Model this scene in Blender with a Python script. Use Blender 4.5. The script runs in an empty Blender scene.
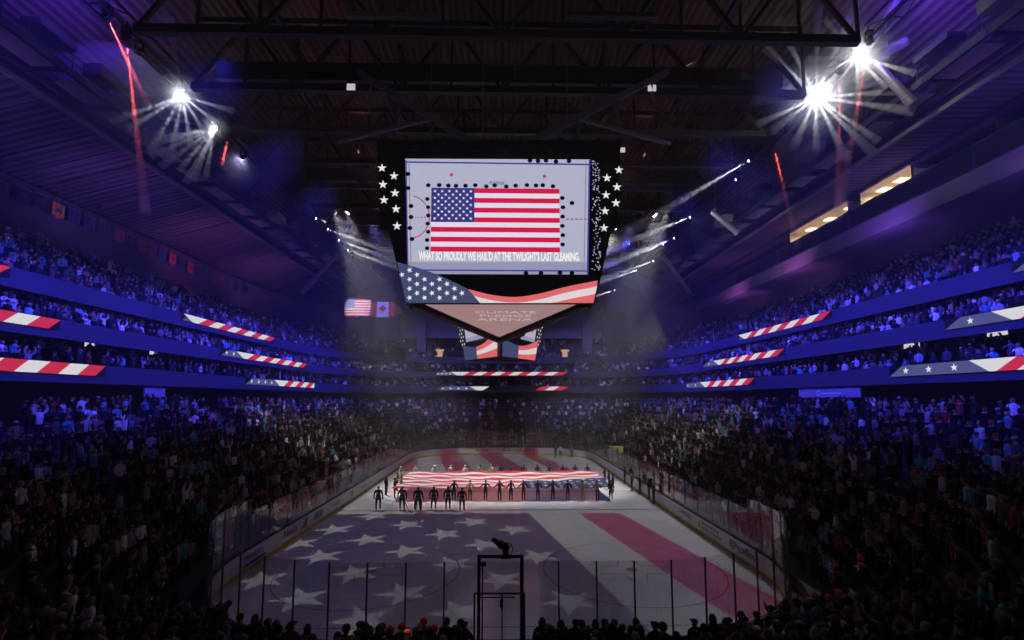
import bpy, bmesh, math, random
import numpy as np
from mathutils import Vector, Matrix, geometry
PI = math.pi
rnd = random.Random(7)
scene = bpy.context.scene
COL = scene.collection

# ---------------------------------------------------------------- camera, world, exposure
CF, CT, CH, CS, CYAW = 480.72, 0.0950027, 8.7852, 32.559, 0.020922   # focal px, tilt, eye height, shift px, yaw
cam_d = bpy.data.cameras.new('camera')
cam_d.sensor_width = 36.0
cam_d.lens = 36.0 * CF / 1024.0
cam_d.shift_y = CS / 1024.0
cam_d.clip_start = 0.05
cam_d.clip_end = 400
cam = bpy.data.objects.new('camera', cam_d)
COL.objects.link(cam)
cam.location = (0, 0, CH)
cam.rotation_euler = (PI / 2 + CT, 0, -CYAW)
scene.camera = cam
world = bpy.data.worlds.new('world')
scene.world = world
world.use_nodes = True
world.node_tree.nodes['Background'].inputs[0].default_value = (0.02, 0.02, 0.05, 1)
world.node_tree.nodes['Background'].inputs[1].default_value = 0.2
vs = scene.view_settings
vs.view_transform = 'Standard'
vs.look = 'None'
vs.exposure = 0.0
vs.gamma = 1.0
vs.use_curve_mapping = False
scene.cycles.max_bounces = 5
scene.cycles.diffuse_bounces = 2
scene.cycles.glossy_bounces = 3
scene.cycles.transparent_max_bounces = 24
scene.cycles.volume_bounces = 0
scene.cycles.sample_clamp_indirect = 3.0
scene.cycles.use_light_tree = True
scene.cycles.use_adaptive_sampling = False


def lamp(name, kind, loc, target=None, power=100.0, color=(1, 1, 1), angle=30.0, blend=0.3, radius=0.05, size=None, parent=None):
    d = bpy.data.lights.new(name, kind)
    d.energy = power
    d.color = color
    if kind == 'SPOT':
        d.spot_size = math.radians(angle)
        d.spot_blend = blend
    if kind in ('SPOT', 'POINT'):
        d.shadow_soft_size = radius
    if kind == 'AREA':
        d.shape = 'RECTANGLE'
        d.size, d.size_y = size
    o = bpy.data.objects.new(name, d)
    COL.objects.link(o)
    o.location = loc
    if target is not None:
        o.rotation_euler = (Vector(target) - Vector(loc)).to_track_quat('-Z', 'Y').to_euler()
    if parent is not None:
        o.parent = parent
        o.matrix_parent_inverse = Matrix.Translation(-wloc(parent))
    return o


# blue wash: flood lamps either side of the scoreboards, thrown outwards onto the stands
BLUE = (0.05, 0.045, 1.0)
for sx in (-1, 1):
    for i, y in enumerate((18, 26, 34, 42, 50, 58, 66, 74)):
        lamp('blue_wash_lamp', 'SPOT', (sx * 15, y, 28.0), (sx * 31, y + 1, 10.0), 33000, BLUE, 60, 0.9, 1.2)
    lamp('blue_wash_lamp', 'SPOT', (sx * 14, 50, 27.5), (sx * 14, 92, 12), 52000, (0.26, 0.23, 1.0), 44, 1.0, 0.3)
# white wash on the middle of the ice and on the lower rows beside it
for sx in (-1, 1):
    lamp('ice_wash_lamp', 'SPOT', (sx * 18, 50, 29.0), (sx * 4.5, 48.5, 0), 62000, (1.0, 0.96, 0.94), 34, 1.0, 0.2)
    for y in (46.5, 63):
        lamp('stand_wash_lamp', 'SPOT', (sx * 8.5, y, 28.5), (sx * 20, y + 3, 4.5), 15000, (1.0, 0.93, 0.90), 36, 1.0, 0.2)
lamp('corner_spot_lamp', 'SPOT', (2, 60, 28.0), (9.2, 73.2, 0), 9000, (1.0, 0.98, 0.9), 13, 0.8, 0.1)
lamp('far_red_lamp', 'SPOT', (0, 66, 27.0), (0, 82, 2.6), 2600, (1.0, 0.12, 0.12), 44, 1.0, 0.2)
# violet uplight on the soffits in the two top corners, warm red glow on the roof deck
for sx in (-1, 1):
    lamp('soffit_lamp', 'SPOT', (sx * 24.5, 25.0, 31.6), (sx * 27.5, 28, 34.2), 7000, (0.12, 0.03, 1.0), 120, 1.0, 0.2)
    for y in (26, 40, 54, 68):
        lamp('soffit_lamp', 'SPOT', (sx * 31.5, y, 21.5), (sx * 36, y + 2, 28), 1300, (0.30, 0.12, 0.95) if y < 50 else (.55, .14, .62), 120, 1.0, 0.3)
    for y in (33, 45, 58):
        lamp('deck_lamp', 'POINT', (sx * 14, y, 32.6), None, 60, (1.0, 0.36, 0.24), radius=0.3)


# ---------------------------------------------------------------- helpers
def ray(px, py):
    a = (px - 512) / CF
    b = -(py - 320 - CS) / CF
    y = math.cos(CT) - b * math.sin(CT)
    z = math.sin(CT) + b * math.cos(CT)
    c, s = math.cos(CYAW), math.sin(CYAW)
    return a * c + y * s, -a * s + y * c, z


def onX(px, py, X):
    r = ray(px, py); k = X / r[0]
    return Vector((X, r[1] * k, r[2] * k + CH))


def onY(px, py, Y):
    r = ray(px, py); k = Y / r[1]
    return Vector((r[0] * k, Y, r[2] * k + CH))


def onZ(px, py, Z):
    r = ray(px, py); k = (Z - CH) / r[2]
    return Vector((r[0] * k, r[1] * k, Z))


def proj(p):
    c, s = math.cos(CYAW), math.sin(CYAW)
    x = p[0] * c - p[1] * s; y = p[0] * s + p[1] * c; z = p[2] - CH
    d = y * math.cos(CT) + z * math.sin(CT)
    v = z * math.cos(CT) - y * math.sin(CT)
    if d <= 0.1:
        return (-999, -999, d)
    return 512 + CF * x / d, 320 + CS - CF * v / d, d


def mat(name, color=(0.5, 0.5, 0.5), rough=0.6, metal=0.0, emit=None, strength=1.0, noise=0.0, nscale=6.0, spec=0.5):
    m = bpy.data.materials.new(name)
    m.use_nodes = True
    nt = m.node_tree
    b = nt.nodes['Principled BSDF']
    c = (color[0], color[1], color[2], 1)
    b.inputs['Base Color'].default_value = c
    b.inputs['Roughness'].default_value = rough
    b.inputs['Metallic'].default_value = metal
    b.inputs['Specular IOR Level'].default_value = spec
    if emit is not None:
        b.inputs['Emission Color'].default_value = (emit[0], emit[1], emit[2], 1)
        b.inputs['Emission Strength'].default_value = strength
    if noise > 0:
        tc = nt.nodes.new('ShaderNodeTexCoord')
        n = nt.nodes.new('ShaderNodeTexNoise')
        n.inputs['Scale'].default_value = nscale
        n.inputs['Detail'].default_value = 4
        r = nt.nodes.new('ShaderNodeMapRange')
        r.inputs[3].default_value = 1 - noise
        r.inputs[4].default_value = 1 + noise
        mx = nt.nodes.new('ShaderNodeVectorMath')
        mx.operation = 'SCALE'
        mx.inputs[0].default_value = color[:3]
        nt.links.new(tc.outputs['Object'], n.inputs['Vector'])
        nt.links.new(n.outputs['Fac'], r.inputs[0])
        nt.links.new(r.outputs[0], mx.inputs['Scale'])
        nt.links.new(mx.outputs[0], b.inputs['Base Color'])
    return m


def srgb(r, g, b):
    f = lambda v: ((v / 255) / 12.92 if v / 255 <= 0.04045 else ((v / 255 + 0.055) / 1.055) ** 2.4)
    return f(r), f(g), f(b)


def dimly(m):
    m.cycles.emission_sampling = 'NONE'
    return m


def led(name, r, g, b, k=1.0, lit=False):
    c = srgb(r, g, b)
    m = mat(name, (0.01, 0.01, 0.01), 0.7, 0, c, k, spec=0.1)
    return m if lit else dimly(m)


def wloc(o):
    v = Vector((0, 0, 0))
    while o is not None:
        v = v + o.location; o = o.parent
    return v


class MB:
    """collects polygons; build() links them as one mesh object"""
    def __init__(self):
        self.v = []; self.f = []; self.m = []

    def poly(self, pts, m=0):
        i = len(self.v)
        self.v.extend([tuple(p) for p in pts])
        self.f.append(tuple(range(i, i + len(pts))))
        self.m.append(m)

    def box(self, c, s, m=0, rot=None):
        hx, hy, hz = s[0] / 2, s[1] / 2, s[2] / 2
        P = [Vector((x, y, z)) for z in (-hz, hz) for y in (-hy, hy) for x in (-hx, hx)]
        if rot is not None:
            P = [rot @ p for p in P]
        i = len(self.v)
        self.v.extend([tuple(p + Vector(c)) for p in P])
        for q in ((0, 2, 3, 1), (4, 5, 7, 6), (0, 1, 5, 4), (2, 6, 7, 3), (0, 4, 6, 2), (1, 3, 7, 5)):
            self.f.append(tuple(i + k for k in q)); self.m.append(m)

    def bar(self, a, b, w, m=0, h=None):
        a = Vector(a); b = Vector(b)
        d = b - a
        q = d.to_track_quat('Z', 'Y').to_matrix()
        self.box((a + b) / 2, (w, h or w, d.length), m, q)

    def tube(self, a, b, r, m=0, n=8, r2=None, caps=True):
        a = Vector(a); b = Vector(b)
        q = (b - a).to_track_quat('Z', 'Y').to_matrix()
        i = len(self.v)
        for p, rr in ((a, r), (b, r if r2 is None else r2)):
            for k in range(n):
                t = 2 * PI * k / n
                self.v.append(tuple(p + q @ Vector((math.cos(t) * rr, math.sin(t) * rr, 0))))
        for k in range(n):
            self.f.append((i + k, i + (k + 1) % n, i + n + (k + 1) % n, i + n + k)); self.m.append(m)
        if caps:
            self.f.append(tuple(i + k for k in reversed(range(n)))); self.m.append(m)
            self.f.append(tuple(i + n + k for k in range(n))); self.m.append(m)

    def prism(self, pts, dv, m=0):
        """extrude a polygon by the vector dv"""
        dv = Vector(dv); n = len(pts); i = len(self.v)
        self.v.extend([tuple(p) for p in pts]); self.v.extend([tuple(Vector(p) + dv) for p in pts])
        self.f.append(tuple(i + k for k in reversed(range(n)))); self.m.append(m)
        self.f.append(tuple(i + n + k for k in range(n))); self.m.append(m)
        for k in range(n):
            self.f.append((i + k, i + (k + 1) % n, i + n + (k + 1) % n, i + n + k)); self.m.append(m)

    def sphere(self, c, r, m=0, nu=10, nv=6, sc=(1, 1, 1)):
        i = len(self.v)
        c = Vector(c)
        for a in range(1, nv):
            t = PI * a / nv
            for b in range(nu):
                u = 2 * PI * b / nu
                self.v.append((c.x + r * sc[0] * math.sin(t) * math.cos(u), c.y + r * sc[1] * math.sin(t) * math.sin(u), c.z + r * sc[2] * math.cos(t)))
        top = len(self.v); self.v.append((c.x, c.y, c.z + r * sc[2]))
        bot = len(self.v); self.v.append((c.x, c.y, c.z - r * sc[2]))
        for a in range(nv - 2):
            for b in range(nu):
                p = i + a * nu + b; q = i + a * nu + (b + 1) % nu
                self.f.append((p, p + nu, q + nu, q)); self.m.append(m)
        for b in range(nu):
            self.f.append((top, i + b, i + (b + 1) % nu)); self.m.append(m)
            self.f.append((bot, i + (nv - 2) * nu + (b + 1) % nu, i + (nv - 2) * nu + b)); self.m.append(m)

    def build(self, name, mats, parent=None, loc=(0, 0, 0), smooth=False):
        me = bpy.data.meshes.new(name)
        L = Vector(loc)
        if L.length > 0:
            vv = [(x - L.x, y - L.y, z - L.z) for x, y, z in self.v]
        else:
            vv = self.v
        me.from_pydata(vv, [], self.f)
        if not isinstance(mats, (list, tuple)):
            mats = [mats]
        for mm in mats:
            me.materials.append(mm)
        if len(mats) > 1:
            me.polygons.foreach_set('material_index', self.m)
        if smooth:
            me.polygons.foreach_set('use_smooth', [True] * len(self.f))
        me.update()
        o = bpy.data.objects.new(name, me)
        COL.objects.link(o)
        o.location = loc
        if parent is not None:
            o.parent = parent
            o.matrix_parent_inverse = Matrix.Identity(4)
            o.location = L - wloc(parent)
        return o


def tag(o, label=None, cat=None, group=None, kind=None):
    if label: o['label'] = label
    if cat: o['category'] = cat
    if group: o['group'] = group
    if kind: o['kind'] = kind
    return o


def thing(name, label, cat, loc=(0, 0, 0), group=None):
    o = bpy.data.objects.new(name, None)
    o.empty_display_size = 0.2
    COL.objects.link(o)
    o.location = loc
    return tag(o, label, cat, group)


def struct(o, label=None, cat=None):
    o['kind'] = 'structure'
    if label: o['label'] = label
    if cat: o['category'] = cat
    return o


def text(name, s, m, parent, origin, ux, uy, size, align='CENTER', squash=1.0, thick=0.004, bold=0.0):
    cu = bpy.data.curves.new(name, 'FONT')
    cu.body = s
    cu.size = size
    cu.align_x = align
    cu.align_y = 'CENTER'
    cu.extrude = thick
    cu.offset = bold
    cu.materials.append(m)
    o = bpy.data.objects.new(name, cu)
    COL.objects.link(o)
    me = bpy.data.meshes.new_from_object(o.evaluated_get(bpy.context.evaluated_depsgraph_get()))
    bpy.data.objects.remove(o)
    o = bpy.data.objects.new(name, me)
    COL.objects.link(o)
    ux = Vector(ux).normalized(); uy = Vector(uy); uy = (uy - ux * uy.dot(ux)).normalized(); uz = ux.cross(uy)
    M = Matrix(((ux.x * squash, uy.x, uz.x, origin[0]), (ux.y * squash, uy.y, uz.y, origin[1]), (ux.z * squash, uy.z, uz.z, origin[2]), (0, 0, 0, 1)))
    o.parent = parent
    o.matrix_parent_inverse = Matrix.Translation(-wloc(parent)) if parent else Matrix.Identity(4)
    o.matrix_basis = M
    return o


def star_pts(c, r, ux, uy, ang=90.0, inner=0.382):
    c = Vector(c); ux = Vector(ux); uy = Vector(uy); P = []
    for k in range(10):
        a = math.radians(ang + 36 * k); rr = r if k % 2 == 0 else r * inner
        P.append(c + ux * (rr * math.cos(a)) + uy * (rr * math.sin(a)))
    return P


def ordinal(n):
    w = ['first', 'second', 'third', 'fourth', 'fifth', 'sixth', 'seventh', 'eighth', 'ninth', 'tenth', 'eleventh', 'twelfth', 'thirteenth', 'fourteenth', 'fifteenth', 'sixteenth', 'seventeenth', 'eighteenth', 'nineteenth', 'twentieth', 'twenty-first', 'twenty-second', 'twenty-third', 'twenty-fourth']
    return w[n] if n < len(w) else '%dth' % (n + 1)


# ---------------------------------------------------------------- materials
M_black = mat('black_paint', (0.012, 0.012, 0.014), 0.55, spec=0.2)
M_dark = mat('dark_concrete', (0.05, 0.05, 0.055), 0.85, noise=0.3, nscale=0.6, spec=0.2)
M_conc = mat('stand_concrete', (0.07, 0.07, 0.075), 0.9, noise=0.3, nscale=0.8, spec=0.2)
M_fascia = mat('fascia_panel', (0.034, 0.038, 0.075), 0.5, noise=0.12, nscale=0.5)
M_steel = mat('dark_steel', (0.045, 0.04, 0.045), 0.5, 0.3)
M_steel_l = mat('grey_steel', (0.22, 0.2, 0.2), 0.5, 0.2)
M_panel = mat('tan_panel', (0.32, 0.27, 0.24), 0.7, noise=0.2, nscale=1.0)
M_chrome = mat('brushed_metal', (0.62, 0.58, 0.58), 0.3, 0.9)
M_white = mat('white_paint', (0.75, 0.75, 0.77), 0.45)
M_board = mat('white_board', (0.72, 0.71, 0.73), 0.35, noise=0.05, nscale=2)
M_yellow = mat('yellow_kick', (0.62, 0.46, 0.03), 0.4)
M_line_red = mat('red_ice_paint', (0.30, 0.04, 0.07), 0.35)
M_line_blue = mat('blue_ice_paint', (0.12, 0.12, 0.22), 0.35)
M_inkd = mat('dark_ink', (0.05, 0.05, 0.09), 0.5)
M_inkb = mat('blue_ink', (0.03, 0.06, 0.32), 0.5)
M_inkt = mat('teal_ink', (0.12, 0.32, 0.36), 0.5)
M_lens = dimly(mat('lamp_lens', (0.8, 0.8, 0.8), 0.3, 0, (0.95, 0.96, 1.0), 14.0))
M_lens_s = dimly(mat('small_lamp_lens', (0.8, 0.8, 0.8), 0.3, 0, (0.92, 0.94, 1.0), 5.0))
M_lens_r = dimly(mat('red_lamp_lens', (0.8, 0.3, 0.2), 0.3, 0, (1.0, 0.25, 0.12), 9.0))
L_white = led('led_white', 216, 216, 218)
L_red = led('led_red', 196, 44, 62)
L_blue = led('led_blue', 78, 82, 128)
L_star = led('led_star', 232, 232, 235)


def corrugated(name, c1, c2, scale, axis):
    m = bpy.data.materials.new(name); m.use_nodes = True
    nt = m.node_tree; b = nt.nodes['Principled BSDF']
    b.inputs['Roughness'].default_value = 0.7
    tc = nt.nodes.new('ShaderNodeTexCoord'); w = nt.nodes.new('ShaderNodeTexWave')
    w.wave_type = 'BANDS'; w.bands_direction = axis; w.inputs['Scale'].default_value = scale
    w.inputs['Distortion'].default_value = 0.15
    n = nt.nodes.new('ShaderNodeTexNoise'); n.inputs['Scale'].default_value = 0.35
    r = nt.nodes.new('ShaderNodeValToRGB')
    r.color_ramp.elements[0].color = (*c1, 1); r.color_ramp.elements[1].color = (*c2, 1)
    r.color_ramp.elements[0].position = 0.35; r.color_ramp.elements[1].position = 0.75
    mx = nt.nodes.new('ShaderNodeMixRGB'); mx.blend_type = 'MULTIPLY'; mx.inputs[0].default_value = 0.6
    bp = nt.nodes.new('ShaderNodeBump'); bp.inputs['Strength'].default_value = 0.6; bp.inputs['Distance'].default_value = 0.1
    nt.links.new(tc.outputs['Object'], w.inputs['Vector']); nt.links.new(tc.outputs['Object'], n.inputs['Vector'])
    nt.links.new(w.outputs['Fac'], r.inputs[0]); nt.links.new(r.outputs[0], mx.inputs[1]); nt.links.new(n.outputs['Fac'], mx.inputs[2])
    nt.links.new(mx.outputs[0], b.inputs['Base Color']); nt.links.new(w.outputs['Fac'], bp.inputs['Height']); nt.links.new(bp.outputs[0], b.inputs['Normal'])
    return m


M_deck = corrugated('roof_deck', (0.04, 0.02, 0.017), (0.15, 0.075, 0.06), 0.55, 'X')
M_soffit = corrugated('ribbed_soffit', (0.05, 0.045, 0.05), (0.17, 0.14, 0.15), 0.5, 'Y')


def ice_material():
    m = bpy.data.materials.new('ice'); m.use_nodes = True
    nt = m.node_tree; b = nt.nodes['Principled BSDF']
    b.inputs['Roughness'].default_value = 0.16
    b.inputs['Specular IOR Level'].default_value = 0.35
    tc = nt.nodes.new('ShaderNodeTexCoord'); n = nt.nodes.new('ShaderNodeTexNoise')
    n.inputs['Scale'].default_value = 0.5; n.inputs['Detail'].default_value = 8; n.inputs['Roughness'].default_value = 0.7
    r = nt.nodes.new('ShaderNodeValToRGB')
    r.color_ramp.elements[0].color = (0.66, 0.67, 0.69, 1); r.color_ramp.elements[1].color = (0.78, 0.78, 0.79, 1)
    r.color_ramp.elements[0].position = 0.35; r.color_ramp.elements[1].position = 0.65
    nt.links.new(tc.outputs['Object'], n.inputs['Vector']); nt.links.new(n.outputs['Fac'], r.inputs[0]); nt.links.new(r.outputs[0], b.inputs['Base Color'])
    return m


M_ice = ice_material()


def glass_material():
    m = bpy.data.materials.new('clear_glass'); m.use_nodes = True
    nt = m.node_tree; nt.nodes.clear()
    o = nt.nodes.new('ShaderNodeOutputMaterial'); mx = nt.nodes.new('ShaderNodeMixShader')
    t = nt.nodes.new('ShaderNodeBsdfTransparent'); t.inputs[0].default_value = (0.93, 0.94, 0.95, 1)
    g = nt.nodes.new('ShaderNodeBsdfGlossy'); g.inputs['Roughness'].default_value = 0.02; g.inputs[0].default_value = (1, 1, 1, 1)
    f = nt.nodes.new('ShaderNodeFresnel'); ge = nt.nodes.new('ShaderNodeNewGeometry'); mr = nt.nodes.new('ShaderNodeMapRange')
    mr.inputs[3].default_value = 1.6; mr.inputs[4].default_value = 1 / 1.6
    nt.links.new(ge.outputs['Backfacing'], mr.inputs[0]); nt.links.new(mr.outputs[0], f.inputs[0])
    nt.links.new(f.outputs[0], mx.inputs[0]); nt.links.new(t.outputs[0], mx.inputs[1]); nt.links.new(g.outputs[0], mx.inputs[2])
    nt.links.new(mx.outputs[0], o.inputs[0])
    return m


M_glass = glass_material()


def cloth_mat(name, fixed=None):
    """cloth whose colour is the wearer's own colour"""
    m = bpy.data.materials.new(name); m.use_nodes = True
    nt = m.node_tree; b = nt.nodes['Principled BSDF']
    b.inputs['Roughness'].default_value = 0.85; b.inputs['Specular IOR Level'].default_value = 0.15
    oi = nt.nodes.new('ShaderNodeObjectInfo')
    nt.links.new(oi.outputs['Color'], b.inputs['Base Color'])
    return m


def random_mat(name, cols, rough=0.8):
    m = bpy.data.materials.new(name); m.use_nodes = True
    nt = m.node_tree; b = nt.nodes['Principled BSDF']
    b.inputs['Roughness'].default_value = rough; b.inputs['Specular IOR Level'].default_value = 0.2
    oi = nt.nodes.new('ShaderNodeObjectInfo'); r = nt.nodes.new('ShaderNodeValToRGB')
    r.color_ramp.interpolation = 'CONSTANT'
    while len(r.color_ramp.elements) < len(cols):
        r.color_ramp.elements.new(0.5)
    for k, c in enumerate(cols):
        r.color_ramp.elements[k].position = k / len(cols); r.color_ramp.elements[k].color = (*c, 1)
    nt.links.new(oi.outputs['Random'], r.inputs[0]); nt.links.new(r.outputs[0], b.inputs['Base Color'])
    return m


M_top = cloth_mat('top_cloth')
M_skin = random_mat('skin', [(0.45, 0.26, 0.18), (0.52, 0.32, 0.23), (0.30, 0.16, 0.10), (0.15, 0.08, 0.05), (0.48, 0.30, 0.2)], 0.6)
M_hair = random_mat('hair', [(0.02, 0.014, 0.01), (0.05, 0.03, 0.018), (0.13, 0.08, 0.04), (0.012, 0.012, 0.012), (0.2, 0.17, 0.14)], 0.6)
M_trs = random_mat('trousers', [(0.02, 0.022, 0.03), (0.03, 0.04, 0.07), (0.012, 0.012, 0.013), (0.06, 0.055, 0.05)])
M_shoe = mat('shoe_leather', (0.015, 0.014, 0.014), 0.5)


# ---------------------------------------------------------------- bowl plan
A0, Y0, Y1, R0 = 14.3, 15.0, 78.4, 9.5
XC, YN, YF = A0 - R0, Y0 + R0, Y1 - R0
SEGS = ['near', 'near_left', 'left', 'far_left', 'far', 'far_right', 'right', 'near_right']


def bowl(seg, f, u):
    """a point of the bowl at distance u behind the first row, and the outward direction"""
    if seg == 'near': return Vector((XC - 2 * XC * f, Y0 - u, 0)), Vector((0, -1, 0))
    if seg == 'far': return Vector((-XC + 2 * XC * f, Y1 + u, 0)), Vector((0, 1, 0))
    if seg == 'left': return Vector((-A0 - u, YN + (YF - YN) * f, 0)), Vector((-1, 0, 0))
    if seg == 'right': return Vector((A0 + u, YF + (YN - YF) * f, 0)), Vector((1, 0, 0))
    a0, c = {'near_left': (270, (-XC, YN)), 'far_left': (180, (-XC, YF)), 'far_right': (90, (XC, YF)), 'near_right': (360, (XC, YN))}[seg]
    a = math.radians(a0 - 90 * f)
    n = Vector((math.cos(a), math.sin(a), 0))
    return Vector((c[0], c[1], 0)) + n * (R0 + u), n


def seg_len(seg, u):
    return 2 * XC if seg in ('near', 'far') else (YF - YN if seg in ('left', 'right') else (R0 + u) * PI / 2)


def slope(seg, f):
    if seg == 'near': return 0.36
    if seg == 'near_left': t = f
    elif seg == 'near_right': t = 1 - f
    else: return 0.62
    t = t * t * (3 - 2 * t)
    return 0.36 + 0.26 * t


def umax(seg, f):
    return 12.3


def stations(segs, n_line=2, n_arc=14):
    out = []
    for s in segs:
        n = n_arc if '_' in s else n_line
        for k in range(n + (1 if s == segs[-1] else 0)):
            out.append((s, k / n))
    return out


def loft(segs, prof, name, m, closed=False, ext=None):
    """sweep a profile of (u, z) along the bowl; prof may be a function of (seg, f)"""
    st = stations(segs)
    if closed: st = st[:-1]
    cols = []
    for s, f in st:
        pr = prof(s, f) if callable(prof) else prof
        col = []
        for u, z in pr:
            p, n = bowl(s, f, u); col.append((p.x, p.y, z))
        cols.append(col)
    if ext is not None:      # straight run-out of both ends towards the camera's side
        a = [(x, ext, z) for x, y, z in cols[0]]; b = [(x, ext, z) for x, y, z in cols[-1]]
        cols = [a] + cols + [b]
    mb = MB(); n = len(cols[0])
    for c in cols: mb.v.extend(c)
    K = len(cols)
    for i in range(K if closed else K - 1):
        j = (i + 1) % K
        for k in range(n - 1):
            mb.f.append((i * n + k, j * n + k, j * n + k + 1, i * n + k + 1)); mb.m.append(0)
    return mb.build(name, m)


ROW = 0.87


def lower_z(s, f, i):
    return 0.62 + slope(s, f) * ROW * i


def lower_prof(s, f):
    P = [(-0.6, 0.0), (-0.6, 0.3)]
    for i in range(13):
        z = lower_z(s, f, i)
        P.append((i * ROW, z - (0 if i == 0 else 0))); P.append(((i + 1) * ROW, z))
    P2 = [(-0.6, 0.0)]
    for i in range(13):
        z = lower_z(s, f, i)
        P2.append((i * ROW - (0.6 if i == 0 else 0), z)); P2.append(((i + 1) * ROW, z))
    P2.append((15.8, lower_z(s, f, 12)))
    return P2


struct(loft(SEGS, lower_prof, 'lower_stand', M_conc, closed=True), 'dark stepped lower seating bowl around the ice', 'stand')
UP = ['left', 'far_left', 'far', 'far_right', 'right']
# back wall and ceiling of the concourse behind the lower bowl, then the club balconies, then the upper bowl
struct(loft(UP, [(15.8, 4.0), (15.8, 9.75), (12.75, 9.75)], 'concourse_wall', M_black, ext=9.0), 'black back wall behind the lower stand', 'wall')
TIERS = {'club': [(13.2 + i * 0.95, 9.95 + 0.42 * i) for i in range(4)],
         'mezzanine': [(14.4 + i * 0.88, 12.75 + 0.5 * i) for i in range(5)],
         'upper': [(16.4 + i * 0.88, 15.75 + 0.58 * i) for i in range(9)]}


def tier_prof(rows, u0, zb, back):
    P = [(u0 + 0.05, zb)]
    dep = rows[1][0] - rows[0][0]
    for i, (u, z) in enumerate(rows):
        P.append((u - 0.5 if i == 0 else u - dep / 2, z)); P.append((u + dep / 2, z))
    P.append((P[-1][0], back))
    return P


struct(loft(UP, tier_prof(TIERS['club'], 12.7, 9.8, 13.0), 'club_balcony', M_conc, ext=9.0), 'concrete club balcony above the lower stand', 'stand')
struct(loft(UP, [(18.6, 13.0), (13.75, 12.9)], 'club_soffit', M_black, ext=9.0), 'dark soffit over the club balcony', 'ceiling')
struct(loft(UP, tier_prof(TIERS['mezzanine'], 13.7, 12.6, 16.2), 'mezzanine_balcony', M_conc, ext=9.0), 'concrete middle balcony', 'stand')
struct(loft(UP, [(20.2, 16.0), (15.75, 15.8)], 'mezzanine_soffit', M_black, ext=9.0), 'dark soffit over the middle balcony', 'ceiling')
struct(loft(UP, tier_prof(TIERS['upper'], 15.7, 15.6, 26.0), 'upper_stand', M_conc, ext=9.0), 'concrete upper stand under the roof', 'stand')
for nm, u, z0, z1 in (('trim_1', 12.7, 9.75, 11.0), ('trim_2', 13.7, 12.55, 13.75), ('trim_3', 15.7, 15.55, 16.8)):
    struct(loft(UP, [(u + 0.12, z0), (u, z0), (u, z1), (u + 0.14, z1), (u + 0.14, z0 + 0.3)], nm, M_fascia, ext=9.0), 'plain balcony front band', 'trim')
# outer walls, floor and roof shell
mb = MB(); mb.poly([(-45, -14, -0.05), (45, -14, -0.05), (45, 108, -0.05), (-45, 108, -0.05)])
struct(mb.build('floor', M_dark), 'dark concrete arena floor', 'floor')
for nm, P in (('wall_left', [(-44.5, -14, -.05), (-44.5, 108, -.05), (-44.5, 108, 44), (-44.5, -14, 44)]),
              ('wall_right', [(44.5, -14, -.05), (44.5, 108, -.05), (44.5, 108, 44), (44.5, -14, 44)]),
              ('wall_far', [(-44.5, 107, -.05), (44.5, 107, -.05), (44.5, 107, 44), (-44.5, 107, 44)]),
              ('wall_near', [(-44.5, -13.5, -.05), (44.5, -13.5, -.05), (44.5, -13.5, 44), (-44.5, -13.5, 44)])):
    mb = MB(); mb.poly(P); mb.poly([(x * 1.004, y * 1.004, z) for x, y, z in P])
    struct(mb.build(nm, M_dark), 'dark outer arena wall', 'wall')
mb = MB()
R = [(-44.5, 30.0), (-36, 31.2), (-22, 36.5), (0, 38.5), (22, 36.5), (36, 31.2), (44.5, 30.0)]
for (x0, z0), (x1, z1) in zip(R[:-1], R[1:]):
    mb.poly([(x0, -13.5, z0), (x1, -13.5, z1), (x1, 107, z1), (x0, 107, z0)])
struct(mb.build('ceiling', M_deck), 'red-brown ribbed metal roof deck', 'ceiling')

# ---------------------------------------------------------------- the ice, its markings and the dasher boards
RX, RY0, RY1, RR = 12.95, 16.13, 77.09, 8.53


def rink(t, off=0.0):
    """point on the rink outline at arc length fraction t (0 at the near end's middle, going left), and the outward normal"""
    w = RX - RR; L = [w, RR * PI / 2, RY1 - RY0 - 2 * RR, RR * PI / 2, 2 * w, RR * PI / 2, RY1 - RY0 - 2 * RR, RR * PI / 2, w]
    d = (t % 1.0) * sum(L); k = 0
    while k < 8 and d > L[k]:
        d -= L[k]; k += 1
    f = d / L[k]
    if k == 0: p, n = Vector((-w * f, RY0, 0)), Vector((0, -1, 0))
    elif k == 2: p, n = Vector((-RX, RY0 + RR + L[2] * f, 0)), Vector((-1, 0, 0))
    elif k == 4: p, n = Vector((-w + 2 * w * f, RY1, 0)), Vector((0, 1, 0))
    elif k == 6: p, n = Vector((RX, RY1 - RR - L[6] * f, 0)), Vector((1, 0, 0))
    elif k == 8: p, n = Vector((w - w * f, RY0, 0)), Vector((0, -1, 0))
    else:
        a0, c = {1: (270, (-w, RY0 + RR)), 3: (180, (-w, RY1 - RR)), 5: (90, (w, RY1 - RR)), 7: (0, (w, RY0 + RR))}[k]
        a = math.radians(a0 - 90 * f); n = Vector((math.cos(a), math.sin(a), 0)); p = Vector((c[0], c[1], 0)) + n * RR
    return p + n * off, n


NP = 240
outl = [rink(k / NP)[0] for k in range(NP)]
mb = MB(); mb.poly([(p.x, p.y, 0.0) for p in reversed(outl)])
ice = struct(mb.build('ice_sheet', M_ice), 'white hockey ice sheet', 'ice')


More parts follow.
